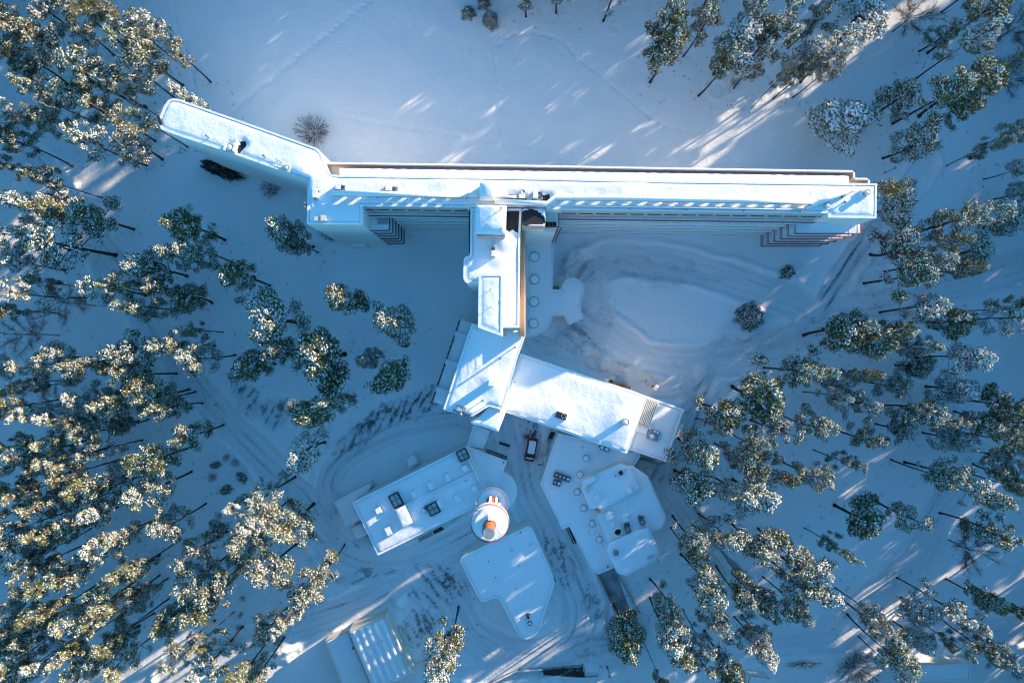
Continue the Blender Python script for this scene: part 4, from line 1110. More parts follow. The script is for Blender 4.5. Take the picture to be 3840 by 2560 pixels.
# ------------------------------------------------------------------ red van
def car(loc, rot):
    c = thing('parked_van', 'dark red van with snowy roof parked beside the service stair', 'van', loc, rot)
    L, W = 4.25, 1.82
    def sect(x_, w, z0, z1, zm):
        hw = w / 2
        return [(x_, -hw * .94, z0), (x_, -hw, zm), (x_, -hw * .95, z1), (x_, -hw * .8, z1 + .05), (x_, hw * .8, z1 + .05), (x_, hw * .95, z1), (x_, hw, zm), (x_, hw * .94, z0)]
    def loft(secs):
        mb = MB(); n = len(secs[0]); vs_ = [p for s_ in secs for p in s_]; fs_ = []
        for k in range(len(secs) - 1):
            for i in range(n): fs_.append((k * n + i, k * n + (i + 1) % n, (k + 1) * n + (i + 1) % n, (k + 1) * n + i))
        fs_.append(tuple(range(n - 1, -1, -1))); fs_.append(tuple(range((len(secs) - 1) * n, len(secs) * n)))
        return mb.add(vs_, fs_)
    loft([sect(-2.1, 1.55, .35, .75, .5), sect(-2.0, 1.75, .25, .95, .6), sect(-1.3, W, .22, 1.0, .6), sect(.7, W, .22, 1.0, .6), sect(1.3, 1.78, .22, .95, .6), sect(1.9, 1.62, .25, .78, .55), sect(2.12, 1.3, .35, .6, .48)]).build('body', M['car_red'], c, local=True, smooth=False)
    gh = loft([sect(-2.02, 1.6, .95, .98, .96), sect(-1.85, 1.5, .95, 1.62, 1.2), sect(-.5, 1.52, .95, 1.72, 1.2), sect(.55, 1.48, .95, 1.66, 1.2), sect(1.35, 1.56, .95, .97, .96)]).build('cabin', M['car_red'], c, local=True)
    MB().add([(1.38, -.70, 1.02), (1.38, .70, 1.02), (.62, .60, 1.70), (.62, -.60, 1.70), (1.34, -.7, .98), (1.34, .7, .98), (.58, .6, 1.66), (.58, -.6, 1.66)],
             [(0, 1, 2, 3), (7, 6, 5, 4), (0, 4, 5, 1), (1, 5, 6, 2), (2, 6, 7, 3), (3, 7, 4, 0)]).build('windscreen', M['glass'], c, local=True)
    for s_ in (-1, 1):
        MB().add([(-1.7, s_ * .80, 1.08), (.95, s_ * .82, 1.08), (.5, s_ * .765, 1.56), (-1.6, s_ * .755, 1.56), (-1.7, s_ * .77, 1.08), (.95, s_ * .79, 1.08), (.5, s_ * .735, 1.56), (-1.6, s_ * .725, 1.56)],
                 [(0, 1, 2, 3), (7, 6, 5, 4), (0, 4, 5, 1), (1, 5, 6, 2), (2, 6, 7, 3), (3, 7, 4, 0)]).build('side_window', M['glass'], c, local=True)
        MB().box(.95, s_ * .98, 1.0, 1.14, .16, .2).build('mirror', M['black'], c, local=True)
        MB().box(1.98, s_ * .55, .56, .72, .2, .34).build('headlight', M['skyglass'], c, local=True)
        for xw in (-1.35, 1.35):
            w_ = link('wheel', cached('wheel', lambda: MB().cyl(0, 0, -.1, .1, .31, seg=18, bottom=True).mesh('wheel', M['tyre'])), c, (xw, s_ * .82, .31)); w_.rotation_euler = (R(90), 0, 0)
            link('rim', cached('wrim', lambda: MB().cyl(0, 0, -.105, .105, .19, seg=14, bottom=True).mesh('rim', M['grey_metal'])), w_)
    p = [(-1.75, -.60), (.45, -.60), (.52, -.4), (.52, .4), (.45, .60), (-1.75, .60)]
    MB().prism(rounded(p, .15), 1.70, 1.86).build('roof_snow', M['snow'], c, local=True)
    MB().prism([(1.36, -.70), (1.52, -.66), (1.56, 0), (1.52, .66), (1.36, .70), (1.30, .4), (1.33, 0), (1.30, -.4)], .96, 1.06).build('screen_snow', M['snow'], c, local=True)
    MB().prism(rounded([(1.95, -.5), (2.1, -.4), (2.1, .4), (1.95, .5)], .05), .62, .70).build('bonnet_snow', M['snow'], c, local=True)
    return c
v0 = Vector(at(1999, 1644, .5)); v1 = Vector(at(1984, 1728, .5)); d = v1 - v0
car((*((v0 + v1) / 2), ground(*((v0 + v1) / 2)) - .02), math.atan2(d.y, d.x))

# ------------------------------------------------------------------ lamps, racks
def lamp(bx, by, hx, hy, label, arm=True):
    X0, Y0 = at(bx, by, 0); X1, Y1 = at(hx, hy, 3.5)
    t = thing('street_lamp', label, 'street lamp', (X0, Y0, 0), group='lamp posts along the drives')
    MB().tube([(0, 0, -.3), (0, 0, 3.5)], .07, 8, .05).build('post', M['dark_metal'], t, local=True)
    MB().box(0, 0, -.1, .35, .26, .26).build('foot', M['red_rail'], t, local=True)
    dx, dy = X1 - X0, Y1 - Y0
    k = min(1.0, .8 / max(.01, math.hypot(dx, dy))); dx *= k; dy *= k
    MB().tube([(0, 0, 3.45), (dx * .6, dy * .6, 3.6)], .04, 6).build('arm', M['dark_metal'], t, local=True)
    MB().cyl(dx * .6, dy * .6, 3.5, 3.66, .26, .2, 14, bottom=True).build('head', M['grey_metal'], t, local=True)
    return t
lamp(3317, 648, 3356, 631, 'slim street lamp just above right end of long wing roof')
lamp(371, 884, 327, 875, 'slim street lamp beside the forest road at left')
lamp(2277, 2499, 2283, 2536, 'slim street lamp right of the wooden stair at bottom')
lamp(3692, 1134, 3740, 1121, 'slim street lamp standing alone near right edge')
lamp(1083, 1906, 1064, 1919, 'slim street lamp between forest road and left pine clump')
for a in [(2449, 1448, 'opal globe lamp close to the dining hall porch'), (2865, 1397, 'opal globe lamp above pines south-east of turning circle')]:
    t = thing('globe_lamp', a[2], 'lamp', (*at(a[0], a[1], 0), 0), group='opal globe lamps by the turning circle')
    MB().tube([(0, 0, -.3), (0, 0, 2.7)], .08, 8).build('post', M['dark_metal'], t, local=True)
    MB().box(0, 0, -.1, .5, .4, .4).build('foot', M['red_rail'], t, local=True)
    g = MB().dome(0, 0, 2.9, .5, .42, 20, 6).build('globe', M['lamp_white'], t, smooth=True, local=True)
    MB().cyl(0, 0, 2.6, 2.9, .2, .5, 20, bottom=True).build('gallery', M['lamp_white'], t, local=True)
def rack(a, b, label):
    A = Vector((*at(*a, .5), 0)); B = Vector((*at(*b, .5), 0)); t = thing('bicycle_rack', label, 'bicycle rack', ((A.x + B.x) / 2, (A.y + B.y) / 2, 0), group='bicycle racks by the canopy')
    d = (B - A).normalized(); n_ = Vector((-d.y, d.x, 0))
    MB().tube([A + Vector((0, 0, .55)), B + Vector((0, 0, .55))], .06, 6).build('rail', M['grey_metal'], t)
    N = int((B - A).length / .2)
    for k in range(N):
        c = A + (B - A) * ((k + .5) / N)
        MB().tube([c - n_ * .42 + Vector((0, 0, .05)), c - n_ * .3 + Vector((0, 0, .5)), c + n_ * .3 + Vector((0, 0, .5)), c + n_ * .42 + Vector((0, 0, .05))], .03, 4).build('hoop', M['black'], t)
rack((2199, 991), (2161, 1045), 'comb-like bicycle rack above the round end of the canopy')
rack((2140, 1222), (2200, 1254), 'comb-like bicycle rack below the pointed end of the canopy')

# ------------------------------------------------------------------ trees
def soup(name, tris, mat):
    """mesh from an (n,3,3) array of triangles"""
    n = len(tris)
    me = bpy.data.meshes.new(name)
    me.vertices.add(n * 3); me.vertices.foreach_set('co', tris.astype(np.float32).ravel())
    me.loops.add(n * 3); me.loops.foreach_set('vertex_index', np.arange(n * 3, dtype=np.int32))
    me.polygons.add(n); me.polygons.foreach_set('loop_start', np.arange(0, n * 3, 3, dtype=np.int32))
    me.update(calc_edges=True); me.materials.append(mat)
    return me

def unit(v): return v / (np.linalg.norm(v, axis=1, keepdims=True) + 1e-9)

def needles(g, P_, out, n, L, W):
    """n slim needle-tuft triangles at every point"""
    p = np.repeat(P_, n, 0); o = np.repeat(out, n, 0)
    d = unit(o * .9 + g.normal(0, .65, p.shape) + np.array([0, 0, .25]))
    s = unit(np.cross(d, g.normal(0, 1, p.shape)))
    l = g.uniform(.6, 1.3, (len(p), 1)) * L; w = g.uniform(.7, 1.3, (len(p), 1)) * W
    p = p + g.normal(0, .08, p.shape)
    return np.stack([p - s * w, p + s * w, p + d * l], 1)

def flakes(g, P_, size, tilt=.45):
    """small lumps of snow lying on the tufts: low four-sided pyramids"""
    n = len(P_)
    up = unit(np.array([0, 0, 1.0]) + g.normal(0, tilt, (n, 3)))
    u = unit(np.cross(up, g.normal(0, 1, (n, 3)))); v = np.cross(up, u)
    a = g.uniform(.5, 1.5, (n, 4, 1)) * size
    c = [P_ + u * a[:, 0], P_ + v * a[:, 1], P_ - u * a[:, 2], P_ - v * a[:, 3]]
    top = P_ + up * size * .55
    return np.concatenate([np.stack([c[k], c[(k + 1) % 4], top], 1) for k in range(4)], 0)

def tri_tubes(mb): return mb

def pine(seed, snow=.5, dense=1.0, lite=False, tall=1.0, one_sided=0.0):
    """Scots pine, 15 m tall, crown radius about 2.6 m"""
    g = np.random.default_rng(seed)
    H_ = 15.0; Rr = 2.6
    npad = int(g.integers(20, 38) * (0.8 if lite else 1))
    ph = g.uniform(0, 6.28, 4); pads = []
    z_lo = g.uniform(2.5, 4.5) if lite else g.uniform(4.6, 8.4)
    for i in range(npad):
        t = g.uniform(0, 1) ** .8
        zc = z_lo + (H_ - .6 - z_lo) * t
        a = i * 2.399 + g.normal(0, .5)
        env = Rr * (1.02 - .72 * t ** 2.0) * (.6 + .4 * min(1, t / .2)) * (1 + .28 * math.sin(2 * a + ph[0]) + .22 * math.sin(3 * a + ph[1]) + one_sided * math.cos(a - ph[2]))
        rad = env * math.sqrt(g.uniform(.05, 1))
        pads.append((rad * math.cos(a), rad * math.sin(a), zc, g.uniform(.5, 1.02) * (1.0 if t < .8 else .75)))
    pads.append((g.normal(0, .2), g.normal(0, .2), H_ - .3, .7))
    nt_, st_ = [], []
    for (px_, py_, pz, rp) in pads:
        n = int((34 if lite else 125) * rp * rp * dense / .6)
        # each branch ends in a few ragged sprays that fan outwards and lift at the tips
        ns_ = 3 if lite else 5
        base_a = math.atan2(py_, px_); sp_a = base_a + g.normal(0, .75, ns_); sp_l = rp * g.uniform(.7, 1.75, ns_)
        which = g.integers(0, ns_, n); s_ = g.uniform(0, 1, n) ** .75
        aa = sp_a[which]; ll = sp_l[which] * s_
        wd = g.normal(0, 1, n) * rp * (.34 * np.sin(np.clip(s_, .05, 1) * 2.7) + .05)
        ux = np.cos(aa) * ll - np.sin(aa) * wd - math.cos(base_a) * rp * .5
        uy = np.sin(aa) * ll + np.cos(aa) * wd - math.sin(base_a) * rp * .5
        uz = g.normal(0, .22, n) * rp + .16 * s_ * s_ * rp
        u = np.stack([ux, uy, uz], 1)
        pts = np.array([px_, py_, pz]) + u
        outd = unit(np.stack([np.cos(aa), np.sin(aa), np.full(n, .35)], 1))
        nt_.append(needles(g, pts, outd, 3, .5 if lite else .26, .17 if lite else .058))
        ps = np.clip(snow * 1.3 + g.normal(0, .36, ns_), .05, .98)[which]
        k = (u[:, 2] > -.16 * rp) & (g.uniform(0, 1, n) < ps)
        if k.any(): st_.append(flakes(g, pts[k] + np.array([0, 0, .07]), .19 if lite else (.14 if snow > .7 else .105)))
    mb = MB()
    bend = g.normal(0, .35, 2); pts = []
    for k in range(7):
        t = k / 6; pts.append((bend[0] * math.sin(t * 3.1), bend[1] * math.sin(t * 2.4), -.5 + (H_ - .3) * t))
    r0 = g.uniform(.15, .21)
    mb.tube(pts, r0, 5 if lite else 8, .05)
    mb.cyl(0, 0, -.5, .45, r0 * 1.7, r0 * 1.02, 8, top=False)
    if not lite:
        for (px_, py_, pz, rp) in pads:
            zb = max(z_lo - 1.0, pz - g.uniform(.4, 1.5)); t = (zb + .5) / (H_ - .3)
            b = Vector((bend[0] * math.sin(t * 3.1), bend[1] * math.sin(t * 2.4), zb))
            mid = Vector((px_ * .55, py_ * .55, (zb + pz) / 2 + .15))
            mb.tube([b, mid, (px_, py_, pz - .05)], .055, 4, .018)
        for k in range(7):
            a = g.uniform(0, 6.28); zb = g.uniform(3.5, z_lo); l = g.uniform(.4, 1.3)
            mb.tube([(0, 0, zb), (l * math.cos(a), l * math.sin(a), zb + g.normal(0, .2))], .025, 3, .008)
    return mb, np.concatenate(nt_), (np.concatenate(st_) if st_ else np.zeros((0, 3, 3)))

def spruce(seed, H_=7.0, Rr=2.0, snow=.6, dens=1.0):
    """conical conifer in whorls of drooping fronds"""
    g = np.random.default_rng(seed); nt_, st_ = [], []; mb = MB()
    mb.tube([(0, 0, -.4), (0, 0, H_)], .14, 7, .02)
    nw = int(H_ / .42)
    for w in range(nw):
        t = w / nw; zc = .35 + (H_ - .5) * t; L = Rr * (1 - t) ** .85 * g.uniform(.85, 1.1) + .12
        for b in range(int(9 - 4 * t)):
            a = b * 6.283 / int(9 - 4 * t) + w * 1.1 + g.normal(0, .15); l = L * g.uniform(.55, 1.15)
            n = max(5, int(30 * l * dens)); s = g.uniform(.1, 1, n)
            wd = .17 * np.sin(np.clip(s, 0, 1) * 2.8) * l / max(.8, l) + .05
            off = g.normal(0, 1, n) * wd
            pts = np.stack([s * l * math.cos(a) - off * math.sin(a), s * l * math.sin(a) + off * math.cos(a), zc - .28 * s * s * l + g.normal(0, .04, n)], 1)
            outd = np.tile(np.array([math.cos(a), math.sin(a), 0.1]), (n, 1))
            nt_.append(needles(g, pts, outd, 3, .26, .055))
            k = g.uniform(0, 1, n) < snow
            if k.any(): st_.append(flakes(g, pts[k] + np.array([0, 0, .06]), .12, .3))
            if l > .5: mb.tube([(0, 0, zc), (l * .8 * math.cos(a), l * .8 * math.sin(a), zc - .2 * l)], .025, 3, .008)
    return mb, np.concatenate(nt_), np.concatenate(st_)

def round_pine(seed, H_=6.0, Rr=3.0, snow=.5):
    """broad bushy conifer"""
    g = np.random.default_rng(seed); n = 3600
    u = unit(g.normal(0, 1, (n, 3))); u[:, 2] = np.abs(u[:, 2])
    a = np.arctan2(u[:, 1], u[:, 0]); rr = (1 + .10 * np.sin(5 * a + 1) + .07 * np.sin(9 * a)) * g.uniform(.6, 1.03, n)
    pts = np.stack([u[:, 0] * rr * Rr, u[:, 1] * rr * Rr, .5 + u[:, 2] * rr * (H_ - .7)], 1)
    nd = needles(g, pts, unit(u), 3, .3, .07); k = (u[:, 2] > .1) & (g.uniform(0, 1, n) < snow)
    mb = MB(); mb.tube([(0, 0, -.4), (0, 0, H_ * .7)], .2, 8, .05)
    return mb, nd, flakes(g, pts[k] + np.array([0, 0, .06]), .13)

def twigs(seed, H_, Rr, n=420, trunk=True, thick=.012, snow=0.0, spread=1.0):
    """leafless crown: limbs that fork into fine twigs; returns limbs and twig triangles"""
    g = np.random.default_rng(seed); mb = MB(); tr = []; sn = []
    limbs = []
    if trunk:
        mb.tube([(0, 0, -.4), (.1, .05, H_ * .45), (0, .1, H_ * .8)], .13 if H_ > 5 else .06, 7, .05)
    nl = 14 if trunk else 22
    for k in range(nl):
        a = k * 2.399; el = g.uniform(.35, 1.2)
        b = Vector((0, 0, H_ * g.uniform(.35, .75) if trunk else 0.0))
        L = Rr * g.uniform(.7, 1.1)
        e = Vector((math.cos(a) * L * spread, math.sin(a) * L * spread, b.z + (L * el if trunk else H_ * g.uniform(.5, 1))))
        m_ = b.lerp(e, .5) + Vector(g.normal(0, .12 * Rr * .4, 3).tolist())
        mb.tube([b, m_, e], .032 if trunk else .02, 4, .008)
        limbs.append((b, m_, e))
    per = n // nl
    for b, m_, e in limbs:
        for j in range(per):
            t = g.uniform(.25, 1)
            p = (b.lerp(m_, t * 2) if t < .5 else m_.lerp(e, t * 2 - 1))
            d = ((e - b).normalized() + Vector(g.normal(0, .75, 3).tolist())).normalized()
            l = Rr * g.uniform(.12, .4); q_ = p + d * l; s = d.cross(Vector(g.normal(0, 1, 3).tolist())).normalized() * thick * g.uniform(.7, 1.5)
            tr.append([p - s, p + s, q_])
            for _ in range(2):
                p2 = p.lerp(q_, g.uniform(.3, .9)); d2 = (d + Vector(g.normal(0, .7, 3).tolist())).normalized(); s2 = d2.cross(Vector(g.normal(0, 1, 3).tolist())).normalized() * thick * .7
                tr.append([p2 - s2, p2 + s2, p2 + d2 * l * .6])
                if snow and g.uniform() < snow: sn.append(np.array(p2.lerp(q_, .5)))
    st = flakes(g, np.array(sn), .06) if sn else np.zeros((0, 3, 3))
    return mb, np.array(tr), st

def register(kind, parts, bark, leaf, crown='crown'):
    mb, nd, sn = parts
    return (mb.mesh('trunk', M[bark]), soup(crown, nd, M[leaf]), soup('snow_load', sn, M['tree_snow']) if len(sn) else None, crown)

PINES = [register('pine', pine(100 + k, snow=[.36, .52, .62, .42, .78, .55, .26, .66, .48, .9, .6, .34, .7, .5, .62, .84, .44, .58, .72, .5][k], dense=[1, 1.1, .9, .75, 1.1, 1, 1.2, .9, 1.05, 1, .65, 1.15, 1, .9, .6, 1.1, .85, 1.2, .8, 1][k],
                                 one_sided=[0, .25, 0, .35, 0, .2, 0, .3, .15, 0, .4, 0, .2, .3, .2, 0, .4, .1, .25, 0][k]), 'bark', 'needle') for k in range(20)]
def tree(name, label, cat, var, x0, y0, sc, rz, group=None):
    t = thing(name, label, cat, (x0, y0, ground(x0, y0)), rz, group)
    t.scale = sc
    o = link('trunk', var[0], t); o2 = link(var[3], var[1], t)
    if var[2]: link('snow_load', var[2], t)
    return t

TREES = [(3165,451,107,7.8),(203,906,103,16.1),(3254,57,84,8.8),(3243,1951,84,10.4),(325,260,80,16.7),(497,172,77,16),(115,237,73,9.1),(333,810,73,12.8),(3369,761,73,8.4),(3392,925,73,10.3),(536,1002,69,14.3),(2928,84,69,15.6),(3556,344,69,15.3),(3667,944,69,6.2),(3606,1798,69,15.2),(2354,2404,69,0),(547,99,65,11.7),(490,536,65,10),(3384,363,65,9.4),(3453,524,65,11.2),(3595,826,65,0),(3786,830,65,6.3),(3568,1203,65,11.4),(3453,1375,65,7.3),(3606,1463,65,9.5),(2737,2507,65,14),(935,1373,62,11.6),(275,27,61,14),(513,268,61,13),(80,1090,61,15.8),(2660,50,61,15.8),(3050,195,61,11.7),(3759,1768,61,7.1),(3740,2009,61,14.2),(2718,1545,61,0),(3465,2297,61,7),(1000,2369,60,10.3),(383,2047,58,0),(625,1965,58,13.7),(77,111,57,12.7),(31,528,57,15.3),(50,983,57,12.9),(700,1124,57,9.4),(731,1338,57,15.3),(3154,172,57,0),(3671,142,57,16.1),(3556,115,57,8),(3476,1551,57,13),(3610,1655,57,10.6),(3767,1521,57,0),(3426,1940,57,11.1),(3698,2251,57,10.3),(318,130,54,8.2),(333,516,54,16.4),(363,1086,54,14.1),(3503,983,54,14.1),(3637,1349,54,14.2),(3239,1517,54,11.9),(3790,2496,54,7.3),(523,2241,53,9.2),(436,2391,53,0),(84,429,50,15.2),(627,1299,50,16.6),(643,1483,50,8.4),(3081,46,50,0),(3151,1433,50,9.3),(3392,1613,50,8.8),(3258,1643,50,11.4),(2840,2373,50,7.4),(3729,2442,50,0),(792,2007,49,6.8),(489,2134,48,0),(165,665,46,15),(3361,1444,46,9.8),(3453,2404,46,8.5),(368,1916,44,0),(460,2013,44,0),(604,1086,42,14.7),(11,1380,42,7.3),(417,1380,42,12.5),(451,1594,42,8.7),(2851,15,42,14.3),(3817,490,42,10),(543,455,38,0),(3836,715,38,6.9),(3820,1150,34,0),(3820,627,31,8.4),(1198,1335,112,0),(1011,1201,91,0),(2859,1472,84,0),(1072,1974,82,0),(1466,1416,81,0),(2607,1824,80,0),(2649,2197,80,0),(1164,1550,77,0),(471,1326,77,0),(3667,314,77,0),(3155,1253,77,0),(115,765,73,0),(689,845,73,0),(1640,2519,73,0),(1466,1206,72,0),(984,1865,71,0),(1006,2139,71,0),(1149,2216,71,0),(743,2276,71,0),(776,2490,71,0),(2775,149,69,0),(3710,38,69,0),(2637,1698,69,0),(2851,1862,69,0),(2840,2037,69,0),(2993,2182,69,0),(315,2503,68,0),(1284,1120,67,0),(1246,1516,67,0),(1126,1708,67,0),(715,2084,66,0),(268,356,65,0),(551,1483,65,0),(700,1632,65,0),(566,1724,65,0),(2519,77,65,0),(2507,180,65,0),(3423,1032,65,0),(3277,1291,65,0),(1689,2427,65,0),(543,1839,63,0),(407,2197,63,0),(291,2314,63,0),(887,1043,62,0),(1054,1316,62,0),(3690,803,61,0),(2982,2086,61,0),(2553,2457,61,0),(721,2183,60,0),(803,2205,60,0),(644,2320,60,0),(666,2457,60,0),(160,1902,58,0),(397,1829,58,0),(291,1945,58,0),(48,2071,58,0),(194,2183,58,0),(184,2464,58,0),(390,421,57,0),(650,952,57,0),(723,944,57,0),(413,1521,57,0),(2813,77,57,0),(2718,230,57,0),(3354,1249,57,0),(3786,1659,57,0),(3786,1203,57,0),(3067,1791,57,0),(2997,1392,57,0),(2718,2017,57,0),(3050,2132,57,0),(3085,2209,57,0),(2783,2228,57,0),(2515,2385,57,0),(918,2018,55,0),(968,1958,55,0),(165,145,54,0),(34,891,54,0),(509,1151,54,0),(298,1380,54,0),(482,1418,54,0),(3074,1594,54,0),(3809,1578,54,0),(2947,1618,54,0),(2829,1759,54,0),(2599,2017,54,0),(2848,2258,54,0),(2916,2278,54,0),(3319,2373,54,0),(3365,2454,54,0),(29,1839,53,0),(325,1829,53,0),(165,2304,53,0),(397,2289,53,0),(465,2478,53,0),(87,2527,53,0),(383,50,50,0),(471,69,50,0),(42,214,50,0),(184,451,50,0),(451,1071,50,0),(115,1372,50,0),(207,1349,50,0),(214,1655,50,0),(111,1701,50,0),(356,1697,50,0),(264,1778,50,0),(3614,406,50,0),(3231,1226,50,0),(3480,1157,50,0),(3067,1398,50,0),(3675,1597,50,0),(3534,1783,50,0),(3809,1818,50,0),(2783,1713,50,0),(2775,1855,50,0),(2515,2304,50,0),(2863,2446,50,0),(3572,2293,50,0),(863,2122,49,0),(1203,2150,49,0),(896,2528,49,0),(962,2523,49,0),(174,1994,48,0),(233,1989,48,0),(58,1994,48,0),(126,2134,48,0),(267,2149,48,0),(44,2348,48,0),(23,65,46,0),(126,11,46,0),(126,337,46,0),(306,1491,46,0),(597,1544,46,0),(222,1563,46,0),(115,1556,46,0),(19,1521,46,0),(337,1617,46,0),(214,1724,46,0),(3112,245,46,0),(3710,1867,46,0),(2829,1656,46,0),(2637,2480,46,0),(3285,2320,46,0),(1099,2292,44,0),(97,1853,44,0),(126,2377,44,0),(24,2420,44,0),(97,2444,44,0),(267,2440,44,0),(29,2517,44,0),(627,168,42,0),(685,356,42,0),(187,787,42,0),(34,1743,42,0),(2859,210,42,0),(3786,245,42,0),(3319,711,42,0),(3576,906,42,0),(3614,1013,42,0),(3469,1299,42,0),(3748,1613,42,0),(2599,2075,42,0),(2985,2278,42,0),(2687,2320,42,0),(126,2076,39,0),(73,2231,39,0),(29,2289,39,0),(388,2444,39,0),(1380,1344,38,0),(61,1456,38,0),(3568,1582,38,0),(425,329,34,0),(11,1162,34,0),(708,1242,34,0),(165,1751,34,0),(3012,264,34,0),(3744,543,34,0),(3193,1737,34,0),(3166,2074,34,0),(3824,1730,34,0),(2886,1713,34,0),(2955,1794,34,0),(2645,2415,34,0),(3373,2515,34,0),(3637,2327,34,0),(1006,2024,33,0),(1055,2347,33,0),(754,2413,33,0),(3249,1406,33,0),(2702,1606,33,0),(15,623,31,0),(126,1051,31,0),(3139,1490,31,0),(2477,2549,31,0),(3591,2427,31,0),(3828,2297,31,0),(896,1892,30,0),(15,1926,29,0),(8,749,27,0),(272,1586,27,0),(19,1678,23,0),(2943,283,19,0), (1058, 868, 60, 16.5), (1108, 908, 46, 12.5), (1378, 1344, 34, 8)]
VARIANT = {(1198, 1335): 6, (1466, 1416): 11, (1164, 1550): 11, (1058, 868): 17, (1284, 1120): 6, (1466, 1206): 17, (1108, 908): 11, (689, 845): 11, (2602, 1698): 11, (3243, 1950): 6, (1640, 2519): 9, (3165, 451): 9, (1059, 1708): 15, (2637, 1824): 6}
pines = []
trng = random.Random(11)
for i, (px, py, r, zc) in enumerate(TREES):
    if not zc: zc = trng.uniform(13.2, 16.0) * (1 if r > 38 else .92)
    if (px, py) in ((1284, 1120), (1466, 1206), (1058, 868)): zc, r = 16.5, r * 1.1     # tall lawn trees whose tops catch the sun
    h = zc / .735
    X0, Y0 = at(px, py, zc)
    rad = r * (HC - zc) / FPX * (1.0 if px > 2300 else .96)
    pines.append(dict(x=X0, y=Y0, px=px, py=py, h=h, r=rad, v=next((b for a, b in VARIANT.items() if math.hypot(a[0] - px, a[1] - py) < 25), trng.randrange(20)), rz=trng.uniform(0, 6.28)))
for bx, by, h in [(1972, 62, 16), (2086, 48, 15), (2263, 78, 16), (2490, 56, 17), (3530, 46, 16), (2640, 20, 17)]:
    X0, Y0 = at(bx, by, 0); k = HC / (HC - h * .73)
    pines.append(dict(x=X0, y=Y0, px=1920 + (bx - 1920) * k, py=max(6, 1280 + (by - 1280) * k), h=h, r=2.3, v=trng.randrange(20), rz=trng.uniform(0, 6.28)))
# names by where each pine stands: a part of the wood, a belt within it, and its place in that belt
ZONES = [('upper left wood', lambda p: p['px'] < 1000 and p['py'] < 700), ('wood left of the forest road', lambda p: p['px'] < 560 and p['py'] < 1180),
         ('open lawn west of the lift block', lambda p: 900 < p['px'] < 1700 and 780 < p['py'] < 1420), ('clump beside the forest road', lambda p: p['px'] < 1400 and p['py'] < 1300 and p['px'] >= 560),
         ('middle left wood', lambda p: p['px'] < 900 and p['py'] < 1800), ('clump by the scraped yard', lambda p: p['px'] < 1450 and p['py'] < 1780),
         ('lower left wood', lambda p: p['px'] < 620), ('lower left clump by the yard road', lambda p: p['px'] < 1300), ('bottom edge by the ridged shed', lambda p: p['px'] < 2200 and p['py'] > 1800),
         ('upper edge of the big lawn', lambda p: p['px'] < 2420 and p['py'] < 700), ('upper right grove', lambda p: p['px'] < 3080 and p['py'] < 700), ('upper right corner wood', lambda p: p['py'] < 680),
         ('right end of the long wing', lambda p: p['py'] < 1120), ('right wood beyond the turning circle', lambda p: p['px'] > 3020 and p['py'] < 1700), ('slope right of the dining hall', lambda p: p['px'] <= 3020 and p['py'] < 1850),
         ('wood right of the service building', lambda p: p['px'] <= 2950), ('lower right corner wood', lambda p: True)]
ORD = ['first', 'second', 'third', 'fourth', 'fifth', 'sixth', 'seventh', 'eighth', 'ninth', 'tenth', 'eleventh', 'twelfth']
byz = {}
for p in pines:
    for zn, f in ZONES:
        if f(p): byz.setdefault(zn, []).append(p); break
for zn, lst in byz.items():
    lst.sort(key=lambda p: p['py'])
    nb = max(1, round(len(lst) / 5)); size = math.ceil(len(lst) / nb)
    rows = [lst[k:k + size] for k in range(0, len(lst), size)]
    for k, row in enumerate(rows):
        row.sort(key=lambda p: p['px'])
        rn = '' if len(rows) == 1 else ('top row' if k == 0 else 'bottom row' if k == len(rows) - 1 else ORD[k] + ' row down')
        big = max(row, key=lambda p: p['r'])
        for j, p in enumerate(row):
            pos = 'leftmost' if j == 0 else 'rightmost' if j == len(row) - 1 else ORD[j] + ' from left'
            if len(row) == 1: pos = 'only one'
            size_ = 'broad' if p['r'] > 2.9 else 'slender' if p['r'] < 2.0 else 'snowy'
            p['label'] = ('%s pine, %s in %s, %s' % (size_, pos, rn, zn)) if rn else ('%s pine, %s, %s' % (size_, pos, zn))
            p['zone'] = zn
for p in pines:
    s = p['r'] / 2.55
    tree('pine_tree', p['label'], 'tree', PINES[p['v']], p['x'], p['y'], (s * trng.uniform(.86, 1.18), s * trng.uniform(.86, 1.18), p['h'] / 15.0), p['rz'], 'snowy pines in the ' + p['zone'] if 'wood' in p['zone'] else 'snowy pines, ' + p['zone'])

# single conifers, bushes, birches
SPR = [register('s', spruce(300, 5.5, 2.6, .62, 1.2), 'bark', 'spruce'), register('s', spruce(301, 4.2, 1.6, .55), 'bark', 'spruce'), register('s', spruce(302, 2.6, 1.05, .55, 1.3), 'bark', 'spruce')]
RND = register('r', round_pine(310, 6.0, 3.1, .85), 'bark', 'needle')
YEW = register('y', round_pine(311, 6.0, 3.1, .05), 'bark', 'yew')
def at_tree(name, label, cat, var, px, py, zz_=1.5, sc=(1, 1, 1), rz=0.0, group=None):
    X0, Y0 = at(px, py, zz_)
    return tree(name, label, cat, var, X0, Y0, sc, rz, group)
at_tree('spruce_tree', 'lone snowy spruce standing on oval island of the turning circle', 'tree', SPR[0], 2826, 1186, 2.5, (1.02, 1.02, 1))
at_tree('spruce_tree', 'small round conifer on lawn between turning circle and long wing', 'tree', SPR[2], 2958, 1018, 1.2, (1.05, 1.05, 1))
at_tree('spruce_tree', 'star-shaped young spruce at top of big lawn', 'tree', SPR[1], 1837, 66, 1.8, (.95, .95, 1))
at_tree('spruce_tree', 'little dark spruce left of the star-shaped young spruce', 'tree', SPR[2], 1753, 41, 1.2)
at_tree('spruce_tree', 'little spruce cut by top edge above the lawn', 'tree', SPR[2], 1812, 4, 1.2, (.9, .9, 1))
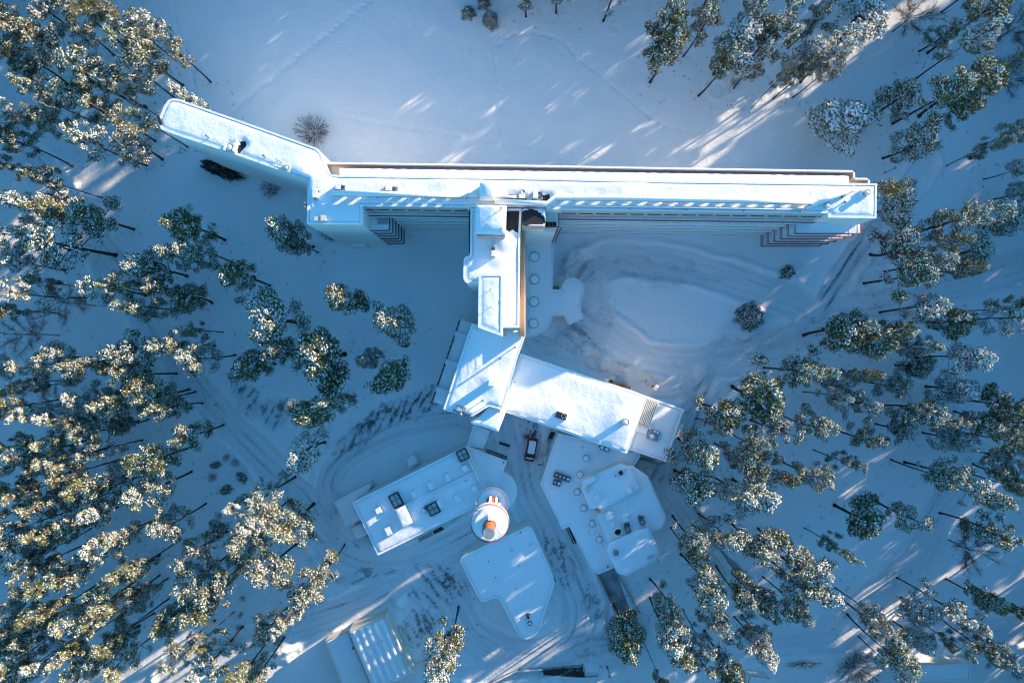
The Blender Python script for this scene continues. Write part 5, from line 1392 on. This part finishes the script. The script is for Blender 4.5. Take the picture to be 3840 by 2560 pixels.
at_tree('bushy_conifer', 'round bushy conifer right of the bottom wooden stair', 'tree', RND, 2354, 2404, 3.5, (1.0, 1.1, 1))
hd = at_tree('hedge', 'dark clipped hedge against wall of the angled wing', 'hedge', YEW, 824, 636, 1.5, (1.22, .38, .46), R(-21))
TWB = register('t', twigs(401, 2.4, 2.9, 900, False, .022, .10), 'twig', 'twig', 'twigs')
TWS = register('t', twigs(402, 1.5, 1.2, 500, False, .016, .25), 'twig', 'twig', 'twigs')
TWT = register('t', twigs(403, 8.0, 3.4, 1100, True, .02, .05), 'twig', 'twig', 'twigs')
BIR = [register('b', twigs(404 + k, 12.0, 2.6, 1000, True, .016), 'birch_bark', 'birch_twig', 'twigs') for k in range(2)]
at_tree('bare_bush', 'large leafless bush on lawn above bend of the long wing', 'bush', TWB, 1172, 497, 1.0)
at_tree('bare_bush', 'leafless bush at foot of the angled wing wall', 'bush', TWS, 1014, 710, .6, (1.45, 1.45, 1.2))
at_tree('bare_bush', 'dark leafless bush below left corner of the west block', 'bush', TWS, 1230, 882, .5, (1.5, .8, 1), R(-25))
at_tree('bare_bush', 'small leafless bush beside snowed-in round fountain ring', 'bush', TWS, 2754, 310, .5, (.75, .75, 1))
at_tree('bare_bush', 'wide leafless bush at bottom edge, lower right', 'bush', TWB, 3212, 2505, 1, (1.2, 1.2, 1.4), 1)
at_tree('bare_bush', 'low leafless hedge row left of the wide leafless bush', 'bush', TWS, 3010, 2488, .4, (2.6, .55, .7), R(4))
SAP = ['tuft-like sapling just left of the topmost one in left clearing', 'topmost tuft-like sapling in the left clearing cluster', 'tuft-like sapling just right of the topmost one in left clearing',
       'leftmost tuft-like sapling in the left clearing cluster', 'rightmost tuft-like sapling of left clearing, nearest the forest road', 'lowest tuft-like sapling of the left clearing cluster', 'lone tuft-like sapling below the left clearing cluster',
       'topmost low sprig in the lower left clearing', 'second low sprig down in the lower left clearing', 'leftmost low sprig in the lower left clearing', 'low sprig at right middle of the lower left clearing', 'second lowest sprig in the lower left clearing', 'lowest low sprig in the lower left clearing']
for n_, (px, py, s_) in enumerate([(803, 1744, .75), (847, 1716, .6), (885, 1733, .7), (795, 1788, .65), (904, 1788, .9), (844, 1837, .85), (819, 1936, .55), (910, 2243, .45), (902, 2304, .5), (836, 2370, .4), (896, 2354, .4), (869, 2403, .4), (852, 2415, .35)]):
    at_tree('sapling', SAP[n_], 'sapling', SPR[2] if n_ in (0, 4, 5) else TWS, px, py, .6, (s_, s_ * (.7 + .13 * (n_ % 4)), .6 + .1 * (n_ % 3)), n_ * 1.3, 'saplings in the left clearings')
for n_, (px, py, rot, lab) in enumerate([(225, 1135, .3, 'pale-limbed birch with reddish twigs left of the forest road'), (75, 1255, 1.2, 'pale-limbed birch at left edge with bare spreading limbs'), (140, 1435, 2.2, 'reddish bare birch deep in middle left wood')]):
    at_tree('birch_tree', lab, 'tree', BIR[n_ % 2], px, py, 9.5, (1.35, 1.35, 1.1), rot, 'bare birches in left wood')
for n_, (px, py, rot, lab) in enumerate([(3420, 60, 0, 'bare grey tree at top edge, upper right'), (3800, 110, 1, 'bare grey tree in upper right corner'), (3790, 290, 2, 'bare grey tree at right edge below the corner'), (3640, 2060, 4, 'bare grey tree among lower right pines'), (330, 1540, 5, 'bare grey tree in middle left wood')]):
    at_tree('bare_tree', lab, 'tree', TWT, px, py, 6, (1.1, 1.1, 1), rot, 'bare grey trees')

# sprigs of heather and fallen twigs that break the snow under the pines
ug = []
for p in pines:
    for _ in range(7):
        a = trng.uniform(0, 6.28); d_ = trng.uniform(.5, 4.5); x0 = p['x'] + d_ * math.cos(a); y0 = p['y'] + d_ * math.sin(a); z0 = ground(x0, y0)
        for k in range(trng.randrange(3, 9)):
            b = trng.uniform(0, 6.28); l = trng.uniform(.08, .32); s = trng.uniform(.02, .05); cx_ = x0 + trng.gauss(0, .14); cy2 = y0 + trng.gauss(0, .14)
            ug.append([(cx_ - s * math.sin(b), cy2 + s * math.cos(b), z0), (cx_ + s * math.sin(b), cy2 - s * math.cos(b), z0), (cx_ + l * math.cos(b), cy2 + l * math.sin(b), z0 + trng.uniform(.05, .3))])
uo = link('undergrowth', soup('undergrowth', np.array(ug), M['twig'])); uo['kind'] = 'stuff'; uo['label'] = 'dark sprigs and twigs poking through snow under the pines'

# the wood goes on beyond what the frame shows: one mass of trees
LITE = [pine(500 + k, .4, .8, True) for k in range(6)]
bark_t, need_t, snow_t = [], [], []
def mesh_tris(mb):
    v = np.array(mb.v); out = []
    for f in mb.f:
        for k in range(1, len(f) - 1): out.append((v[f[0]], v[f[k]], v[f[k + 1]]))
    return np.array(out)
LT = [(mesh_tris(a), b, c) for a, b, c in LITE]
frng = random.Random(23)
placed = []
def try_put(x0, y0, dmin):
    for a, b in placed:
        if (a - x0) ** 2 + (b - y0) ** 2 < dmin * dmin: return
    placed.append((x0, y0))
for _ in range(14000):
    x0 = frng.uniform(-125, 215); y0 = frng.uniform(-95, 175)
    if abs(x0) < 91.5 and abs(y0) < 62.5: continue
    if y0 > 110 and x0 < -62: continue
    if y0 > 62 and -62 < x0 < -8 and y0 < 76: continue      # the lawn carries on upwards
    sun_side = y0 > 60 or x0 > 90
    if sun_side and float(fbm(np.array([x0 / 11.0]), np.array([y0 / 11.0]), 2, 77)[0]) < (.30 if x0 < 20 else .51 if y0 < 60 else .49): continue
    try_put(x0, y0, 3.3 if sun_side else 4.8)
for x0, y0 in placed:
    b, n, s = LT[frng.randrange(6)]
    h = frng.uniform(1.2, 1.6); w = frng.uniform(.95, 1.4); a = frng.uniform(0, 6.28)
    Mx = np.array([[math.cos(a) * w, -math.sin(a) * w, 0], [math.sin(a) * w, math.cos(a) * w, 0], [0, 0, h]])
    off = np.array([x0, y0, 0])
    bark_t.append(b @ Mx.T + off); need_t.append(n @ Mx.T + off); snow_t.append(s @ Mx.T + off)
fm = soup('forest', np.concatenate(need_t + bark_t + snow_t), M['needle'])
nn, nb_, ns = (sum(len(t) for t in l) for l in (need_t, bark_t, snow_t))
fm.materials.append(M['bark']); fm.materials.append(M['tree_snow'])
mi = np.zeros(nn + nb_ + ns, np.int32); mi[nn:nn + nb_] = 1; mi[nn + nb_:] = 2
fm.polygons.foreach_set('material_index', mi)
fo = link('forest', fm); fo['kind'] = 'stuff'; fo['label'] = 'pine forest carrying on beyond the frame'
print('forest trees', len(placed), 'tris', len(mi))
